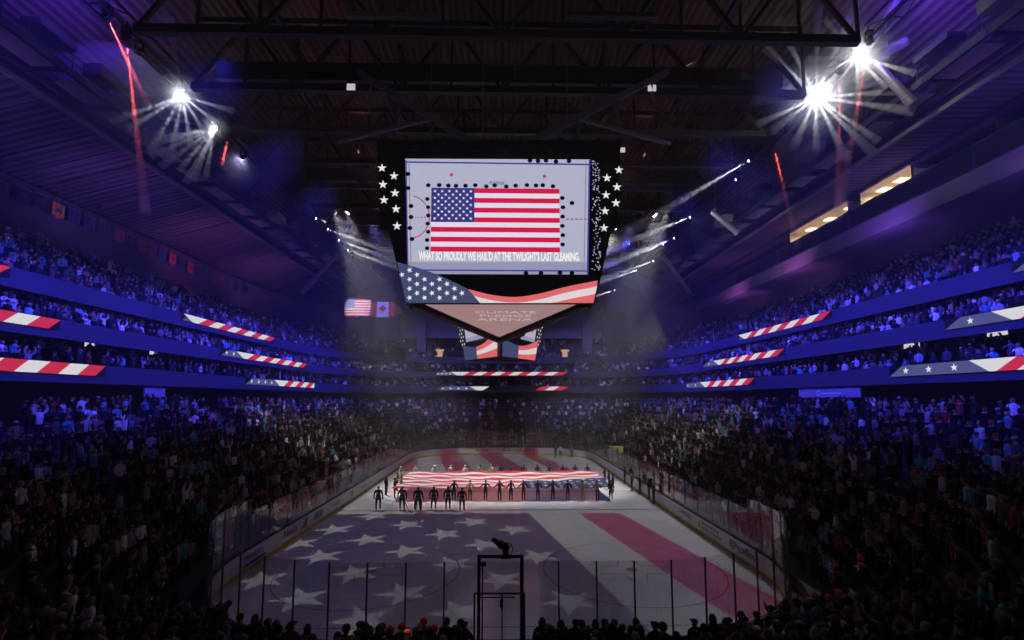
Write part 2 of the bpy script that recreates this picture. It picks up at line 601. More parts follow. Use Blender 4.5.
def ring(mb, c, r, w, z=0.004, n=64, a0=0, a1=360):
    for k in range(n):
        t0 = math.radians(a0 + (a1 - a0) * k / n); t1 = math.radians(a0 + (a1 - a0) * (k + 1) / n)
        mb.poly([(c[0] + (r - w) * math.cos(t0), c[1] + (r - w) * math.sin(t0), z), (c[0] + r * math.cos(t0), c[1] + r * math.sin(t0), z),
                 (c[0] + r * math.cos(t1), c[1] + r * math.sin(t1), z), (c[0] + (r - w) * math.cos(t1), c[1] + (r - w) * math.sin(t1), z)])


def rect(mb, x0, y0, x1, y1, z=0.004):
    mb.poly([(x0, y0, z), (x1, y0, z), (x1, y1, z), (x0, y1, z)])


mb = MB()
for yy in (RY0 + 9.45, RY1 - 9.45):
    for xx in (-6.71, 6.71):
        ring(mb, (xx, yy), 4.57, 0.06)
        for sx in (-1, 1):
            for sy in (-1, 1):
                rect(mb, min(xx + sx * .6, xx + sx * 1.8), yy + sy * .57 - .03, max(xx + sx * .6, xx + sx * 1.8), yy + sy * .57 + .03)
                mb.bar((xx + sx * .6, yy + sy * .57, .003), (xx + sx * .35, yy + sy * 1.5, .003), 0.06, h=0.003)
        ring(mb, (xx, yy), 0.3, 0.3, n=24)
for yy in (RY0 + 3.35, RY1 - 3.35):
    rect(mb, -11.6, yy - .03, 11.6, yy + .03)
rect(mb, -RX, 46.46, RX, 46.76)
ring(mb, (0, 46.6), 4.57, 0.06)
mb.build('red_marking', M_line_red, ice)
mb = MB()
for yy in (RY0 + 22.86, RY1 - 22.86):
    rect(mb, -RX, yy - .13, RX, yy + .13)
mb.build('blue_line', M_line_blue, ice)

boards = thing('dasher_boards', 'white dasher boards with yellow kick plate and dark cap rail around the ice', 'rink boards', (0, RY0, 0))
N = 200


def band(z0, z1, off0, off1, mm, name):
    mb = MB()
    P = [(rink(k / N, off0)[0], rink(k / N, off1)[0]) for k in range(N)]
    for k in range(N):
        a, b = P[k]; c, d = P[(k + 1) % N]
        for q in ([(a, z0), (c, z0), (c, z1), (a, z1)], [(b, z1), (d, z1), (d, z0), (b, z0)], [(a, z1), (c, z1), (d, z1), (b, z1)], [(b, z0), (d, z0), (c, z0), (a, z0)]):
            mb.poly([(p.x, p.y, z) for p, z in q])
    return mb.build(name, mm, boards)


panel = band(0.0, 1.05, 0.012, 0.12, M_board, 'board_panel')
band(0.0, 0.2, 0.0, 0.011, M_yellow, 'kick_plate')
band(1.05, 1.13, -0.01, 0.14, M_black, 'cap_rail')
PER = 2 * (RX - RR) * 2 + 2 * PI * RR + 2 * (RY1 - RY0 - 2 * RR)
TT = []; d_ = -19.0           # panes 1.2 m wide round the near end, wider along the rest
while d_ < 19.0 - .1: TT.append(d_ / PER); d_ += 38.0 / 31
n_ = 54
for k in range(n_): TT.append((19.0 + (PER - 38.0) * k / n_) / PER)
TT.append(TT[0] + 1.0)
prev = 3.55
for t0, t1 in zip(TT[:-1], TT[1:]):
    p0, n0 = rink(t0, 0.07); p1, n1 = rink(t1, 0.07)
    ym = (p0.y + p1.y) / 2
    side = abs(p0.x) > 12.6 and 26.5 < ym < 67
    top = 2.95 if side else 3.55
    gap = (p1 - p0).normalized() * 0.03
    a, b = p0 + gap, p1 - gap
    mb = MB(); nn = (n0 + n1).normalized() * .012
    mb.prism([(a.x, a.y, 1.13), (b.x, b.y, 1.13), (b.x, b.y, top), (a.x, a.y, top)], nn)
    mb.build('glass_pane', M_glass, boards)
    h0 = max(top, prev); prev = top
    mb = MB(); mb.box((p0.x, p0.y, (1.13 + h0) / 2), (0.05, 0.05, h0 - 1.13))
    mb.build('stanchion', M_steel_l, boards)
# adverts printed on the boards
def side_text(s, X, y, z, size, m, squash=1.0, nm='board_lettering'):
    if X < 0: return text(nm, s, m, panel, (X + 0.02, y, z), (0, 1, 0), (0, 0, 1), size, squash=squash)
    return text(nm, s, m, panel, (X - 0.02, y, z), (0, -1, 0), (0, 0, 1), size, squash=squash)


side_text('Alaska', -RX, 30.6, 0.68, 0.62, M_inkd, 1.25)
side_text('SYMETRA', RX, 34.6, 0.66, 0.42, M_inkd, 1.15)
side_text('@PitchBook', RX, 26.4, 0.66, 0.56, M_inkd, 1.1)
def print_marks(name, pts, m=M_inkd):
    """small printed blocks (adverts too small to read)"""
    mb = MB()
    for q in pts: mb.poly(q)
    return mb.build(name, m, panel)


def side_block(X, y0, y1, z0, z1):
    x = X + (.018 if X < 0 else -.018)
    return [(x, y0, z0), (x, y1, z0), (x, y1, z1), (x, y0, z1)]


M_inkg = mat('grey_ink', (.22, .22, .26), .5)
print_marks('advert_print', [side_block(RX, 29.3 + k * .42, 29.3 + k * .42 + .3, .72, .86) for k in range(6)] + [side_block(RX, 29.0 + k * .4, 29.0 + k * .4 + .28, .44, .56) for k in range(7)], M_inkg)
print_marks('advert_print', [side_block(-RX, 38.2 + k * .5, 38.2 + k * .5 + .32, .42, .78) for k in range(3)], M_inkg)
print_marks('advert_print', [side_block(-RX, 42.6, 43.1, .4, .85), side_block(-RX, 45.6, 45.75, .4, .85)] + [side_block(-RX, 46 + k * .5, 46 + k * .5 + .34, .46, .76) for k in range(3)], M_inkg)
print_marks('advert_print', [[(x, RY1 - .015, .45), (x + w, RY1 - .015, .45), (x + w, RY1 - .015, .8), (x, RY1 - .015, .8)] for x, w in ((-4.2, .5), (-3.1, .35), (-2.6, .35), (.2, .9))], M_inkg)
text('board_lettering', 'Alaska', M_inkd, panel, (2.4, RY1 - 0.02, 0.62), (1, 0, 0), (0, 0, 1), 0.8, squash=1.4)
text('board_lettering', 'BROOKS', M_inkd, panel, (5.6, RY1 - 0.02, 0.62), (1, 0, 0), (0, 0, 1), 0.85, squash=1.2)
mb = MB()
for y0, y1, z0, z1, X in ((25.2, 27.6, .28, .42, -RX + .018),):
    mb.poly([(X, y0, z0), (X, y1, z0), (X, y1, z1), (X, y0, z1)])
mb.build('blue_advert', M_inkb, panel)
mb = MB(); mb.poly([(-RX + .018, 34.4, .4), (-RX + .018, 36, .4), (-RX + .018, 36, .85), (-RX + .018, 34.4, .85)])
mb.build('teal_advert', M_inkt, panel)
side_text('PREMERA', -RX, 26.3, 0.68, 0.42, M_inkd, 1.15)
mb = MB()
mb.poly([(-RX + .018, 32.6, .35), (-RX + .018, 33.0, .35), (-RX + .018, 33.35, .95), (-RX + .018, 32.95, .9)])
mb.poly([(-RX + .018, 32.2, .35), (-RX + .018, 32.5, .35), (-RX + .018, 32.85, .75)])
mb.build('face_emblem', M_inkd, panel)
mb = MB(); mb.poly([(RX - .018, 32.4, .4), (RX - .018, 31.9, .4), (RX - .018, 32.15, .85)]); mb.build('pine_emblem', M_yellow, panel)

# ---------------------------------------------------------------- slide projectors that throw the flag on the ice
STARS = [(334.4,529.4),(297.9,543.5),(321.3,556.6),(261.3,580),(299.7,598.8),(368.2,539.7),(355,573.5),(374,516),(406.9,524.7),(473.5,521.9),(444.4,534.1),(406.9,551),(483.8,544.4),(451.9,564.1),(404.1,593.2),(500.7,580),(459.4,612),(514,529.4),(538.5,556.6),(569.4,601.6),(362,620)]
SC = [onZ(x, y, 0) for x, y in STARS]
SPOLY = [[(p.x, p.y) for p in star_pts((c.x, c.y, 0), 1.42, (1, 0, 0), (0, 1, 0), 117)] for c in SC]
YCUT = 37.9


def in_poly(x, y, P):
    c = False; n = len(P); j = n - 1
    for i in range(n):
        if (P[i][1] > y) != (P[j][1] > y) and x < (P[j][0] - P[i][0]) * (y - P[i][1]) / (P[j][1] - P[i][1]) + P[i][0]: c = not c
        j = i
    return c


def flag_colour(x, y):
    q = x + 0.19 * y
    if y < YCUT:
        if any(in_poly(x, y, P) for P in SPOLY): return 0
        if q < 9.28: return 1
        if 13.1 < q < 16.3: return 2
        return 0
    if y > 59.5:
        if q > 20.3: return 0
        k = math.floor((q - 1.3) / 3.3)
        return 2 if k % 2 else 0
    return 0


def slide_mat(name, c):
    m = bpy.data.materials.new(name); m.use_nodes = True
    nt = m.node_tree; nt.nodes.clear()
    o = nt.nodes.new('ShaderNodeOutputMaterial'); t = nt.nodes.new('ShaderNodeBsdfTransparent'); t.inputs[0].default_value = (*c, 1)
    nt.links.new(t.outputs[0], o.inputs[0])
    return m


SLIDE = [slide_mat('slide_clear', (.3, .3, .3)), slide_mat('slide_blue', (0.013, 0.011, 0.042)), slide_mat('slide_red', (0.24, 0.027, 0.057))]
for sx in (-1, 1):
    Lp = Vector((sx * 17.0, 51.0, 29.3))
    prj = thing('slide_projector', 'black slide projector under the roof %s of the scoreboards' % ('left' if sx < 0 else 'right'), 'projector', Lp)
    x0, x1 = (-13.4, 0.0) if sx < 0 else (0.0, 13.4)
    P = [(x0, 15.4), (x1, 15.4), (x1, 77.9), (x0, 77.9)]
    E_ = [(0, 1), (1, 2), (2, 3), (3, 0)]

    def seg2(a, b):
        i = len(P)
        P.extend([a, b]); E_.append((i, i + 1))

    def clip_seg(a, b):
        """the piece of a-b inside this half's rectangle"""
        t0, t1 = 0.0, 1.0
        dx, dy = b[0] - a[0], b[1] - a[1]
        for p, q in ((-dx, a[0] - x0), (dx, x1 - a[0]), (-dy, a[1] - 15.4), (dy, 77.9 - a[1])):
            if abs(p) < 1e-12:
                if q < 0: return
            else:
                r_ = q / p
                if p < 0: t0 = max(t0, r_)
                else: t1 = min(t1, r_)
        if t1 - t0 > 1e-6: seg2((a[0] + dx * t0, a[1] + dy * t0), (a[0] + dx * t1, a[1] + dy * t1))

    for S in SPOLY:
        for k in range(10): clip_seg(S[k], S[(k + 1) % 10])
    for q in (9.28, 13.1, 16.3): clip_seg((q - 0.19 * 15, 15), (q - 0.19 * YCUT, YCUT))
    clip_seg((-14, YCUT), (14, YCUT)); clip_seg((-14, 59.5), (14, 59.5))
    for k in range(-2, 7):
        q = 1.3 + 3.3 * k
        if q > 20.3: q = 20.3
        clip_seg((q - 0.19 * 59.5, 59.5), (q - 0.19 * 79, 79))
    r = geometry.delaunay_2d_cdt([Vector(p) for p in P], E_, [], 0, 1e-5)
    mb = MB(); k_ = 0.45 / Lp.z
    vv = [Lp + (Vector((p.x, p.y, 0)) - Lp) * k_ for p in r[0]]
    mb.v = [tuple(v) for v in vv]
    for t in r[2]:
        cx = sum(r[0][i].x for i in t) / len(t); cy = sum(r[0][i].y for i in t) / len(t)
        mb.f.append(tuple(t)); mb.m.append(flag_colour(cx, cy))
    mb.build('slide', SLIDE, prj)
    zs = Lp.z * (1 - k_)
    bx0, by0 = Lp.x + (x0 - Lp.x) * k_, Lp.y + (15.4 - Lp.y) * k_
    bx1, by1 = Lp.x + (x1 - Lp.x) * k_, Lp.y + (77.9 - Lp.y) * k_
    hx0, hx1 = (Lp.x - .2, bx1) if sx < 0 else (bx0, Lp.x + .2)
    mb = MB(); zt = Lp.z + .3
    c = [(hx0, by0), (hx1, by0), (hx1, by1), (hx0, by1)]
    for k in range(4): mb.poly([(*c[k], zs), (*c[(k + 1) % 4], zs), (*c[(k + 1) % 4], zt), (*c[k], zt)])
    mb.poly([(*q, zt) for q in c])
    g0, g1 = (hx0, bx0) if sx < 0 else (bx1, hx1)
    mb.poly([(g0, by0, zs), (g1, by0, zs), (g1, by1, zs), (g0, by1, zs)])
    mb.build('housing', M_black, prj)
    T = [Vector((*q, zt)) for q in c]
    mb = MB(); mb.bar(T[0] * 0.5 + T[2] * 0.5, T[0] * 0.5 + T[2] * 0.5 + Vector((0, 0, 6.5)), 0.12); mb.build('hanging_bracket', M_steel, prj)
    lamp('projector_lamp', 'POINT', Lp, None, 43000, (1.0, 0.97, 0.97), radius=0.0, parent=prj)

# ---------------------------------------------------------------- the two scoreboards
def flag_face(mb, O, ux, uy, w, h, n, mi=(0, 1, 2, 3), tilt=0.0, stars=True):
    """a stars-and-stripes picture: material indices red, white, blue, star; n = offset towards the viewer"""
    O = Vector(O); ux = Vector(ux); uy = Vector(uy); n = Vector(n)
    for k in range(13):
        y0 = h - h / 13 * (k + 1); y1 = h - h / 13 * k
        mb.poly([O + uy * y0, O + ux * w + uy * y0, O + ux * w + uy * y1, O + uy * y1], mi[0] if k % 2 == 0 else mi[1])
    cw, ch = 0.335 * w, h * 7 / 13
    q = O + n
    mb.poly([q + uy * (h - ch), q + ux * cw + uy * (h - ch), q + ux * cw + uy * h, q + uy * h], mi[2])
    if stars:
        for r_ in range(9):
            for c_ in range(6 if r_ % 2 == 0 else 5):
                x = cw * ((2 * c_ + (1 if r_ % 2 == 0 else 2)) / 12); y = h - ch * (r_ + 1) / 10
                mb.poly(star_pts(q + n + ux * x + uy * y, ch * 0.05, ux, uy), mi[3])


S_ice = led('screen_ice', 178, 180, 204, lit=True)
S_ice2 = led('screen_ice_shade', 150, 152, 180)
S_red = led('screen_red', 214, 22, 74, lit=True)
S_wht = led('screen_white', 226, 222, 238, lit=True)
S_blu = led('screen_blue', 52, 52, 128)
S_line = led('screen_blue_line', 62, 66, 160)
S_rline = led('screen_red_line', 190, 60, 90)
S_txt = led('screen_text', 238, 238, 240)
S_fig = mat('screen_dark', (0.006, 0.006, 0.010), 0.6, spec=0.1)
R_red = led('wave_red', 226, 104, 112)
R_wht = led('wave_white', 226, 214, 216)
R_blu = led('wave_blue', 66, 74, 112)
S_str = led('star_white', 236, 236, 238)
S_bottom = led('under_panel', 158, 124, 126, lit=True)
S_blet = led('under_letter', 200, 174, 174)
S_tan = led('screen_tan', 150, 135, 125)

BX0 = -0.22          # scoreboard centre line
NYF, NYA, FYF, FYA = 26.0, 39.0, 68.0, 55.0
near_sb = thing('scoreboard', 'large black hanging video scoreboard showing a flag, front of the two', 'scoreboard', (BX0, NYF, 14.0))


def F(px, py, d=0.0):       # a point of the front face plane
    return onY(px, py, NYF - d)


# body: front outline on y = 26, apex line at y = 39
out_px = [(377, 140), (621, 140), (616, 229), (611, 232), (595, 304), (406, 304), (389, 232), (380, 229)]
front = [F(x, y) for x, y in out_px]
apx_t, apx_b = Vector((BX0, NYA, front[0].z)), Vector((BX0, NYA, 13.35))
mb = MB()
mb.poly(front)
mb.poly([front[0], front[1], apx_t])
for a, b in ((1, 2), (2, 3), (3, 4)):
    mb.poly([front[a], front[b], apx_b + (apx_t - apx_b) * ((front[b].z - front[4].z) / (front[0].z - front[4].z)), apx_b + (apx_t - apx_b) * ((front[a].z - front[4].z) / (front[0].z - front[4].z))])
for a, b in ((5, 6), (6, 7), (7, 0)):
    mb.poly([front[a], front[b], apx_b + (apx_t - apx_b) * ((front[b].z - front[4].z) / (front[0].z - front[4].z)), apx_b + (apx_t - apx_b) * ((front[a].z - front[4].z) / (front[0].z - front[4].z))])
mb.poly([front[5], front[4], apx_b])
mb.build('cabinet', M_black, near_sb)
# the picture on the main screen
UX, UZ, TW = Vector((1, 0, 0)), Vector((0, 0, 1)), Vector((0, -1, 0))
mb = MB(); d = 0.03
MS = [S_red, S_wht, S_blu, S_str, S_ice, S_ice2, S_line, S_rline, S_fig, S_tan]
mb.poly([F(405, 275, d), F(602, 275, d), F(605, 158, d), F(403, 158, d)], 8)
mb.poly([F(407.5, 274, d + .01), F(588, 274.5, d + .01), F(590, 159.5, d + .01), F(405.3, 158.7, d + .01)], 4)
mb.poly([F(407.5, 274, d + .02), F(588, 274.5, d + .02), F(588, 262, d + .02), F(407.5, 262, d + .02)], 5)
for (x0, y0, x1, y1, w, mi) in ((405.5, 162, 590, 164.5, 1.6, 6), (407.5, 270, 588, 271, 1.5, 6), (409, 160, 411, 273, 1.0, 9), (586, 161, 584, 274, 1.0, 9), (589.5, 160, 587.5, 274, 1.6, 6), (406, 160, 408, 274, 1.2, 6)):
    a, b = Vector((x0, y0)), Vector((x1, y1)); n = Vector((-(b - a).y, (b - a).x)).normalized() * w / 2
    mb.poly([F(*(a + n), d + .03), F(*(b + n), d + .03), F(*(b - n), d + .03), F(*(a - n), d + .03)], mi)
for k in range(12):
    x = 409 + k * 3.0
    if x < 428: mb.poly([F(x, 216.6, d + .03), F(x + 1.6, 216.6, d + .03), F(x + 1.6, 217.8, d + .03), F(x, 217.8, d + .03)], 7)
for k in range(5):
    x = 566 + k * 4.5
    mb.poly([F(x, 218.6, d + .03), F(x + 3, 218.6, d + .03), F(x + 3, 219.8, d + .03), F(x, 219.8, d + .03)], 7)
for cx, cy in ((451.5, 174.8), (544.5, 176.2)):
    mb.poly([F(cx + 1.9 * math.cos(t * PI / 6), cy + 1.7 * math.sin(t * PI / 6), d + .03) for t in reversed(range(12))], 7)
for k in range(20):   # goal crease arc at the left
    t0, t1 = -1.35 + k * 2.7 / 20, -1.35 + (k + 1) * 2.7 / 20
    mb.poly([F(409 + 20 * math.cos(t0), 217 + 21 * math.sin(t0), d + .03), F(409 + 21 * math.cos(t0), 217 + 22 * math.sin(t0), d + .03), F(409 + 21 * math.cos(t1), 217 + 22 * math.sin(t1), d + .03), F(409 + 20 * math.cos(t1), 217 + 21 * math.sin(t1), d + .03)], 7)
o = F(430.5, 251.5, d + .05); e = F(560, 251.5, d + .05); h_ = F(430.5, 187.8, d + .05).z - o.z
flag_face(mb, o, UX, UZ, e.x - o.x, h_, TW * 0.012, (0, 1, 2, 3))
# tiny figures around the pictured flag and the dotted crowd at its right edge
def fig(px, py, r=2.0):
    mb.poly([F(px + r * 1.15 * math.cos(t * PI / 4), py + r * math.sin(t * PI / 4), d + .09) for t in reversed(range(8))], 8)


for k in range(14): fig(429 + k * 9.6 + rnd.uniform(-2, 2), 185.8 + rnd.uniform(-.8, .8), 2.1)
for k in range(7): fig(428 + rnd.uniform(-1, 1), 199 + k * 8.2, 2.0)
for k in range(6): fig(562.5 + rnd.uniform(-.5, 1), 198 + k * 9.3, 2.1)
for p in ((572, 203), (411, 206), (411, 217), (410, 228), (412, 239), (408, 174), (408, 188), (530, 160.5), (538, 161), (546, 160.5), (556, 161.5), (569, 161), (526, 273), (541, 273), (560, 272.5), (572, 273)): fig(p[0], p[1], 2.2)
for k in range(130):
    px, py = rnd.uniform(592, 600.5), rnd.uniform(161, 272); r_ = 0.5
    mb.poly([F(px - r_, py + r_, d + .06), F(px + r_, py + r_, d + .06), F(px + r_, py - r_, d + .06), F(px - r_, py - r_, d + .06)], 4)
scr = mb.build('main_screen', MS, near_sb)
c = F(499.5, 256.8, d + .14)
lyr = text('lyric_text', "WHAT SO PROUDLY WE HAIL'D AT THE TWILIGHT'S LAST GLEAMING.", S_txt, scr, c, UX, UZ, 0.64, squash=0.435, bold=.028)
c = F(497, 183.2, d + .10)
text('pictured_lettering', 'PLEDGE', S_fig, scr, c, UX, UZ, 0.24, squash=1.0)
# stars on the dark side panels
for nm, L in (('left_star_panel', [(382, 168), (394, 176), (383, 184.5), (395, 193), (384, 200), (396, 209), (397, 226)]), ('right_star_panel', [(619, 170), (607, 178), (617, 187), (606, 195), (616, 203), (605, 211), (604, 228)])):
    mb = MB()
    for x, y in L: mb.poly(star_pts(F(x, y, .03), 0.27, UX, UZ))
    mb.build(nm.replace('left_', '').replace('right_', ''), S_str, near_sb)
# lower ribbon: a waving flag
mb = MB()
def wave_band(tp, bt, mi, dd):
    for k in range(len(tp) - 1):
        mb.poly([F(*bt[k], dd), F(*bt[k + 1], dd), F(*tp[k + 1], dd), F(*tp[k], dd)], mi)


def curve(P, n=16):
    xs = [p[0] for p in P]; X = np.linspace(xs[0], xs[-1], n)
    from_ = np.array(xs); Y = np.array([p[1] for p in P])
    # smooth interpolation through the points (cubic Hermite)
    m = np.gradient(Y, from_); out = []
    for x in X:
        i = min(max(np.searchsorted(from_, x) - 1, 0), len(xs) - 2); hh = from_[i + 1] - from_[i]; t = (x - from_[i]) / hh
        out.append((float(x), float((2*t**3-3*t**2+1)*Y[i] + (t**3-2*t**2+t)*hh*m[i] + (-2*t**3+3*t**2)*Y[i+1] + (t**3-t**2)*hh*m[i+1])))
    return out


blue_t = curve([(397, 262), (425, 270), (445, 278), (468, 289)]); blue_b = curve([(406, 303), (425, 303), (455, 303), (480, 303)])
wave_band(blue_t, blue_b, 2, .055)
red_t = curve([(468, 289), (490, 294.5), (515, 297), (540, 293.5), (565, 287), (598, 280.5)], 20)
r1b = [(x + 1, min(y + 5.6, 303)) for x, y in red_t]; r2b = [(x + (0), min(y + 13.0, 303)) for x, y in red_t]; r3b = [(x, 303) for x, y in red_t]
red_t = [(min(x, 597.5), y) for x, y in red_t]
def lim(P):  # keep inside the slanted right edge
    return [(min(x, 598.5 - (y - 280) * 0.22), y) for x, y in P]
wave_band(lim(red_t), lim(r1b), 0, .04); wave_band(lim(r1b), lim(r2b), 1, .04); wave_band(lim(r2b), lim(r3b), 0, .04)
for r_ in range(9):
    for c_ in range(5):
        x = 402 + c_ * 15 + r_ * 1.6 * 4.4 * 0 + (r_ % 2) * 7.5; y = 265.5 + r_ * 4.6
        tt = float(np.interp(x, [p[0] for p in blue_t], [p[1] for p in blue_t]))
        if x < 397 + (y - 262) * .22 + 1 or y < tt + 2.5 or y > 301.5 or x > 465 + (y - 289) * .85 - 3: continue
        mb.poly(star_pts(F(x, y, .075), 0.17, Vector((0.95, 0, 0.31)), Vector((-.31, 0, .95)), 90), 3)
mb.build('ribbon_screen', [R_red, R_wht, R_blu, S_str], near_sb)
# underside: pinkish panel with emission framed by two black ribs
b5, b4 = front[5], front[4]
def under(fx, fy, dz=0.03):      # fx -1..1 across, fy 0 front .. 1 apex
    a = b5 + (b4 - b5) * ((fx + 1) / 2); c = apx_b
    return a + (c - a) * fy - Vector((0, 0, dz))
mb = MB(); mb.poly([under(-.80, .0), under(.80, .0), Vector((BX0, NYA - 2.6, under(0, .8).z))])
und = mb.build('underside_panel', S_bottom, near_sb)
mb = MB()
for s in (-1, 1):
    p = under(s * .98, .01, .05); q = Vector((BX0, NYA - .1, apx_b.z - .02)); p2 = under(s * .86, .01, .05); q2 = Vector((BX0, NYA - 1.6, apx_b.z))
    mb.prism([p, q, q2, p2] if s < 0 else [p2, q2, q, p], (0, 0, -.12))
mb.build('edge_rib', M_black, near_sb)
mb = MB()
for s in (-1, 1):
    mb.bar(under(s * .92, .0, .2), Vector((BX0, NYA - .8, apx_b.z - .16)), .09)
mb.build('edge_strip', M_steel_l, near_sb)
for k, (s_, fy, sz) in enumerate((('CLIMATE', .15, .95), ('PLEDGE', .245, .95), ('ARENA', .35, 1.15))):
    p = under(0, 0, .06).lerp(Vector((BX0, NYA - 2.6, under(0, .8, .06).z)), fy) - Vector((0, 0, .05))
    # read from the near end: x to the right, up towards the front edge
    text('underside_lettering', s_, S_blet, und, (p.x + .3, p.y, p.z), (1, 0, 0), (0, -1, 0.02), sz, squash=0.95)
mb = MB()
for x in (-4.4, -1.2, .8, 4.0):
    mb.tube((x, NYF + 2, front[0].z), (x, NYF + 2, 31.0), .035, n=6)
mb.build('hoist_cable', M_steel_l, near_sb)
for x in np.linspace(-5, 4.5, 12):
    mb = MB(); mb.box((x, NYF - .1, front[0].z - .55), (.35, .3, .22)); mb.build('screen_top_lamp', M_black, near_sb)

far_sb = thing('scoreboard', 'distant hanging video scoreboard partly hidden behind the nearer one', 'scoreboard', (BX0, FYA, 14.0))
W2 = 5.3
ft = 22.2; fb = 14.0
base = [Vector((BX0 - W2 - 1.3, FYF, ft)), Vector((BX0 + W2 + 1.3, FYF, ft)), Vector((BX0, FYA - .3, ft))]
low = [Vector((BX0 - W2 + .2, FYF, fb)), Vector((BX0 + W2 - .2, FYF, fb)), Vector((BX0, FYA - .1, 13.5))]
mb = MB()
mb.poly(base); mb.poly(list(reversed(low)))
for a, b in ((0, 1), (1, 2), (2, 0)): mb.poly([base[a], low[a], low[b], base[b]])
mb.build('cabinet', M_black, far_sb)
for s in (-1, 1):
    mb = MB(); rb = MB(); dt = MB()
    def G(fx, fz, off):      # fx 0 at the apex .. 1 at the outer corner; fz 0 low .. 1 top
        iT, iB = (base[0], low[0]) if s < 0 else (base[1], low[1])
        p = (low[2].lerp(iB, fx)).lerp(base[2].lerp(iT, fx), fz)
        n = Vector((s * 13, -6.6, 0)).normalized() * 1
        n = Vector((s * (FYF - FYA), -(W2 + 1.3), 0)).normalized()
        return p + n * off
    e0, e1 = (.80, .06) if s < 0 else (.06, .80)
    def Q(x0, x1, z0, z1, m, off): mb.poly([G(x0, z0, off), G(x1, z0, off), G(x1, z1, off), G(x0, z1, off)], m)
    Q(e0, e1, .36, .97, 2, .25); Q(e0, e1, .30, .36, 4, .25)
    L_, R_ = (.70, .14) if s < 0 else (.14, .72)
    for k in range(13):
        Q(L_, R_, .45 + .0355 * k, .45 + .0355 * (k + 1), 0 if k % 2 == 0 else 1, .29)
    Q(L_, L_ + (R_ - L_) * .34, .66, .911, 3, .33)
    mb.build('main_screen', [S_red, S_wht, S_ice, S_blu, S_ice2], far_sb)
    n = 14
    for j in range(n):
        t0, t1 = j / n, (j + 1) / n
        def fx(t): return (e0 + (.12 if s < 0 else -.05)) * (1 - t) + (e1 + (-.04 if s < 0 else .1)) * t
        def up(t): return .27 - .10 * math.sin(t * PI * 1.05) + .06 * t
        blue = t0 < .36
        for z0, z1, m in ((.0, .33, 0), (.33, .66, 1), (.66, 1.0, 0)):
            mm = 2 if blue else m
            rb.poly([G(fx(t0), .01 + (up(t0) - .01) * z0, .25), G(fx(t1), .01 + (up(t1) - .01) * z0, .25), G(fx(t1), .01 + (up(t1) - .01) * z1, .25), G(fx(t0), .01 + (up(t0) - .01) * z1, .25)], mm)
    rb.build('ribbon_screen', [R_red, R_wht, R_blu], far_sb)
    for r_ in range(9):
        for c_ in range(2):
            dt.poly([G(.86 + .065 * c_ + (.03 if r_ % 2 else 0) + a_, .28 + r_ * .06 + b_, .25) for a_, b_ in ((-.015, 0), (0, -.02), (.015, 0), (0, .02))], 0)
    dt.build('star_panel', S_str, far_sb)

# ---------------------------------------------------------------- ribbon displays on the balcony fronts
def ribbon(label, O, ux, length, z0, z1, canton, stripe, stars, lean, nrm, canton_first=True, start=0, plain_mid=None):
    """O: start point on the fascia, ux: direction left to right as seen, canton: length of the blue part at the start"""
    t = thing('ribbon_display', label, 'led display', (O[0], O[1], z0), 'led ribbon displays on the balcony fronts')
    O = Vector((O[0], O[1], 0)); ux = Vector(ux); n = Vector(nrm)
    mb = MB()
    p = O + n * .04; q = p + ux * length
    mb.prism([(p.x, p.y, z0 - .04), (q.x, q.y, z0 - .04), (q.x, q.y, z1 + .04), (p.x, p.y, z1 + .04)], -n * .035)
    mb.build('housing', M_black, t)
    mb = MB()
    def P(s, z, o=.05):
        s = min(max(s, 0), length); v = O + ux * s + n * o
        return (v.x, v.y, z)
    def para(s0, s1, m, o=.05):
        mb.poly([P(s0, z0, o), P(s1, z0, o), P(s1 + lean, z1, o), P(s0 + lean, z1, o)], m)
    if canton > 0:
        mb.poly([P(0, z0), P(canton + lean * .6, z0), P(canton - lean * .4, z1), P(lean, z1)], 2)
        for k in range(stars):
            s = canton * (k + .8) / (stars + .6); v = O + ux * s + n * .06
            mb.poly(star_pts((v.x, v.y, (z0 + z1) / 2), (z1 - z0) * .36, ux, (0, 0, 1)), 3)
        mb.poly([P(canton + lean * .6, z0, .055), P(canton + stripe, z0, .055), P(canton + stripe + lean, z1, .055), P(canton - lean * .4, z1, .055)], 1)
    s = canton + (stripe if canton > 0 else 0)
    n_ = max(1, round((length - lean - s) / stripe))
    if canton > 0 and n_ % 2 == 0: n_ += 1
    stripe = (length - lean - s) / n_; k = (n_ - 1) % 2
    while s < length - .05:
        e = min(s + stripe, length - lean)
        if e <= s: break
        if not (plain_mid and plain_mid[0] < s < plain_mid[1]): para(s, e, k % 2)
        s += stripe; k += 1
    mb.build('led_face', [L_red, L_white, L_blue, L_star], t)
    return t


